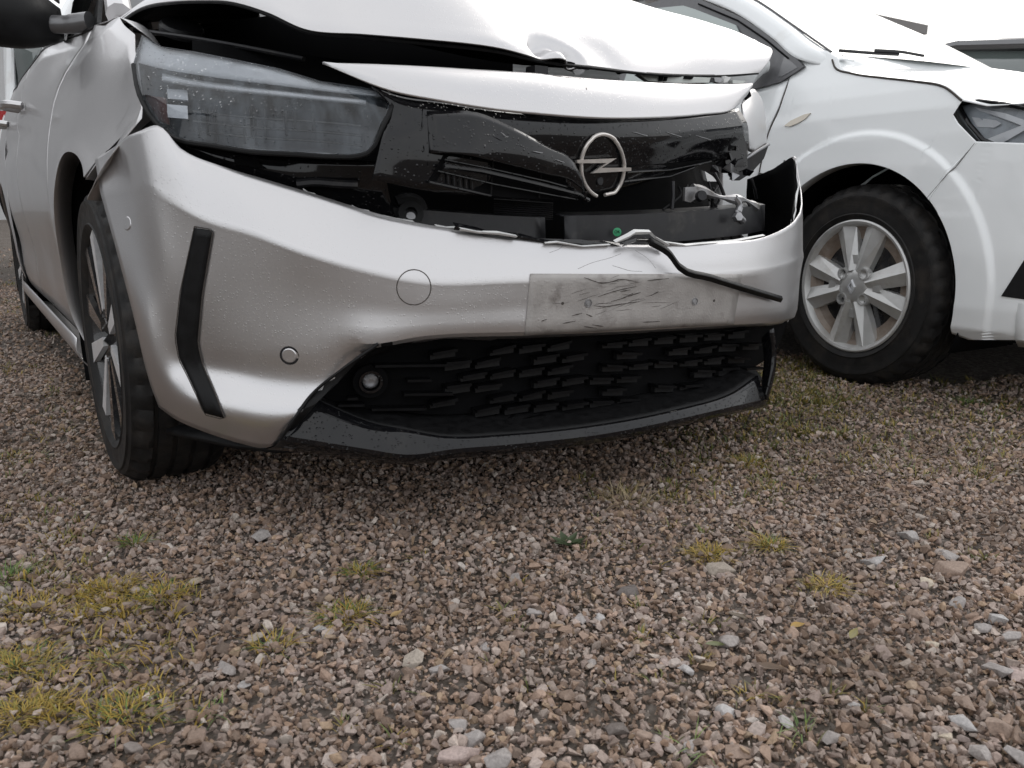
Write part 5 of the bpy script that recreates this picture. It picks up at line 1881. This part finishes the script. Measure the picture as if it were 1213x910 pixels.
def trim_wheel(v, u=-.88):
    R, W, rr = .326, .205, .214
    base = child_at(dac, "wheel", (u, v, R - .003), 0, lathe([(.03, rr - .004), (.02, rr - .002), (.014, rr - .004), (.024, rr - .014), (.10, rr - .03), (.18, rr - .03), (.18, .0001)], 64), M['rim_black'])
    sub("tyre", tyre_mesh(R, W, rr, 114), M['rubber'], base, ang=28)
    cap_ = sub("hubcap", lathe([(.020, rr + .001), (.006, rr + .001), (.003, rr - .004), (.006, rr - .012), (.022, rr - .02), (.03, rr - .022)], 72), M['hub_silver'], base)
    sub("hubcap_barrel", lathe([(.022, rr - .018), (.038, rr - .034), (.044, rr - .062)], 60), M['hub_dirty'], base)
    sub("hubcap_dish", lathe([(.046, rr - .06), (.05, .08), (.04, .06)], 60), M['rim_black'], base)
    for k in range(8):
        a = k * math.pi / 4 + math.pi / 8 + (.09 if k % 2 else -.09)
        V, Fc = spoke_prism(.052, rr - .010, .050, .080, .024, .005, .024)
        V[:, 0] += np.where(V[:, 2] < .1, -.004, .004)
        sub("spoke", (rot_u(V, -a), Fc), M['hub_silver'], base, smooth=False)
    for k in range(4):
        a = k * math.pi / 2 + math.pi / 4 + .05
        c = np.array((0, .058 * math.cos(a), .058 * math.sin(a)))
        sub("lug_collar", ring_shape(c + np.array((.026, 0, 0)), (-1, 0, 0), .0145, .0195, .022, 20), M['hub_silver'], base)
        sub("lug_nut", disc(c + np.array((.030, 0, 0)), (-1, 0, 0), .012, .010, 6), M['dark_metal'], base)
        sub("web", box((.022, .088 * math.cos(a - math.pi / 4), .088 * math.sin(a - math.pi / 4)), (.02, .028, .028)), M['hub_silver'], base, smooth=False)
    sub("hub_boss", lathe([(.026, .066), (.010, .052), (.006, .040), (.004, .030), (.004, .0005)], 40), M['hub_silver'], base)
    dm = [(0, .0, .024), (0, .015, 0), (0, 0, -.024), (0, -.015, 0)]
    di = [(0, 0, .012), (0, .0065, 0), (0, 0, -.012), (0, -.0065, 0)]
    V = [(.004, p[1], p[2]) for p in dm] + [(-.003, p[1] * .85, p[2] * .85) for p in dm] + [(-.003, p[1], p[2]) for p in di] + [(.003, p[1], p[2]) for p in di]
    Fc = []
    for r in range(3):
        Fc += [(r * 4 + i, r * 4 + (i + 1) % 4, r * 4 + 4 + (i + 1) % 4, r * 4 + 4 + i) for i in range(4)]
    sub("diamond_emblem", (np.array(V), Fc), M['led'], base, smooth=False)
    return base


trim_wheel(0)
trim_wheel(-2.8)
trim_wheel(0, .68)
trim_wheel(-2.8, .68)

# ==================================================================== CARS AND BUILDINGS BEHIND
def back_car(name, x, y, yaw, label, paint, h=1.5, w=1.8, zs=1.0, rv=-1.45, ru=.62):
    """parked car with body, glass, lamps and wheels; nose towards +v"""
    root = empty(name, (x, y, 0), yaw, label, "car", None)
    glob = globals()['build']

    def build(nm, vf, m, par, **kw):
        V = np.asarray(vf[0], float).copy()
        if nm != "wheel":
            V[:, 2] *= zs
        return glob(nm, (V, vf[1]), m, par, **kw)

    prof = [(-2.1, .35, .95), (-2.05, .3, 1.0), (-1.6, .3, 1.02), (-.5, .3, .98), (.8, .3, .96), (1.5, .3, .88), (2.0, .32, .72), (2.12, .38, .55)]
    rows = []
    for v, zb, zt in prof:
        e = .10 if abs(v) > 1.9 else 0
        rows.append([(-w / 2 + .06 + e, v, zb), (-w / 2 + e, v, zb + .2), (-w / 2 + .01 + e, v, zt - .2), (-w / 2 + .09 + e, v, zt), (0, v, zt + .03), (w / 2 - .09 - e, v, zt), (w / 2 - .01 - e, v, zt - .2), (w / 2 - e, v, zb + .2), (w / 2 - .06 - e, v, zb), (0, v, zb - .05)])
    rows = [[(0, rows[0][0][1] - .02, .6)] * 10] + rows + [[(0, rows[-1][0][1] + .02, .5)] * 10]
    build("body", patch(rows, 3, 2), M[paint], root, ang=40)
    k = h
    cab = [[(-.74, -1.95, 1.0), (-ru, rv, k - .06), (-.60, -.3, k - .01), (-.62, .25, k - .1), (-.74, 1.0, .97)], [(0, -2.05, 1.03), (0, rv - .05, k - .01), (0, -.3, k + .04), (0, .3, k - .05), (0, 1.15, 1.0)], [(.74, -1.95, 1.0), (ru, rv, k - .06), (.60, -.3, k - .01), (.62, .25, k - .1), (.74, 1.0, .97)]]
    build("roof", patch([[p[1:4][j] for j in range(3)] for p in cab], 5, 5), M[paint], root, thick=.03)
    for s in (-1, 1):
        build("side_window", patch([[(s * .745, -1.9, 1.0), (s * .755, -.5, .99), (s * .745, .9, .98)], [(s * (ru + .01), rv + .05, k - .09), (s * .62, -.5, k - .04), (s * .63, .25, k - .13)]], 5, 4), M['side_glass'], root, thick=.004)
        build("roof_pillar", tube([(s * .75, .98, .97), (s * .63, .27, k - .09), (s * .61, -.3, k - .02), (s * (ru + .01), rv, k - .07), (s * .75, -1.95, 1.0)], .04, 8), M[paint], root)
        build("tail_light", slab([(s * .86, -2.02, .78), (s * .86, -2.02, .95), (s * .62, -2.125, .95), (s * .62, -2.125, .78)], (0, -.03, 0)), M['red'], root)
        for v in (-1.35, 1.35):
            o = build("wheel", lathe([(0, .0005), (0, .2), (-.005, .21), (-.01, .29), (.03, .315), (.18, .315), (.2, .28), (.2, .0005)], 32), M['rubber'], root)
            o.location = (s * w / 2 - (.0 if s < 0 else .2), -v, .315)
    build("rear_window", patch([[(-.66, -1.99, 1.03), (0, -2.06, 1.05), (.66, -1.99, 1.03)], [(-ru + .04, rv - .05, k - .09), (0, rv - .10, k - .05), (ru - .04, rv - .05, k - .09)]], 5, 4), M['side_glass'], root, thick=.006)
    build("windscreen", patch([[(-.7, 1.02, .98), (0, 1.17, 1.0), (.7, 1.02, .98)], [(-.6, .27, k - .1), (0, .32, k - .06), (.6, .27, k - .1)]], 5, 4), M['side_glass'], root, thick=.006)
    build("rear_bumper", patch([[(-.82, -2.08, .62), (0, -2.2, .62), (.82, -2.08, .62)], [(-.84, -2.12, .5), (0, -2.24, .5), (.84, -2.12, .5)], [(-.80, -2.08, .3), (0, -2.2, .3), (.80, -2.08, .3)]], 5, 4), M['black'], root, thick=.03)
    return root


back_car("parked_car", -3.2, 8.5, math.pi + .12, "white car with red tail lamp behind the silver car at the left edge", 'white', 1.42, 1.85, 1.30, -1.92, .72)
back_car("parked_car", 3.95, 6.5, .48, "dark grey car of which only roof and window show over the white bonnet", 'grey_paint', 1.60, 1.8, 1.08)
cp = empty("canopy", (11.5, 24.6, 0), .60, "grey flat canopy roof on a thin post against the white sky at top right", "canopy")
build("canopy_roof", box((-6.0, .25, 5.22), (12.0, .5, .24), None), M['canopy'], cp, car=False)
for x in (-.14, -5.5, -11):
    build("canopy_post", tube([(x, .1, 0), (x, .1, 5.12)], .06, 8), M['dark_metal'], cp, car=False)
hall = empty("grey_hall", (-13.5, 13, 0), .2, "grey metal hall whose end shows behind the white car at upper left, its unseen length added", "building")
build("wall", box((-4, 0, 3.2), (8, 34.7, 6.4)), M['grey_wall'], hall)  # near length, out of view, added to darken the silver car's side
build("roof", slab([(-8.2, -17.6, 6.4), (.3, -17.6, 6.4), (.3, 17.6, 6.4), (-8.2, 17.6, 6.4)], (0, 0, .25)), M['canopy'], hall)
for i in range(27):
    build("wall_rib", box((.03, -16.8 + i * 1.29, 3.2), (.06, .08, 6.2)), M['grey_wall'], hall)
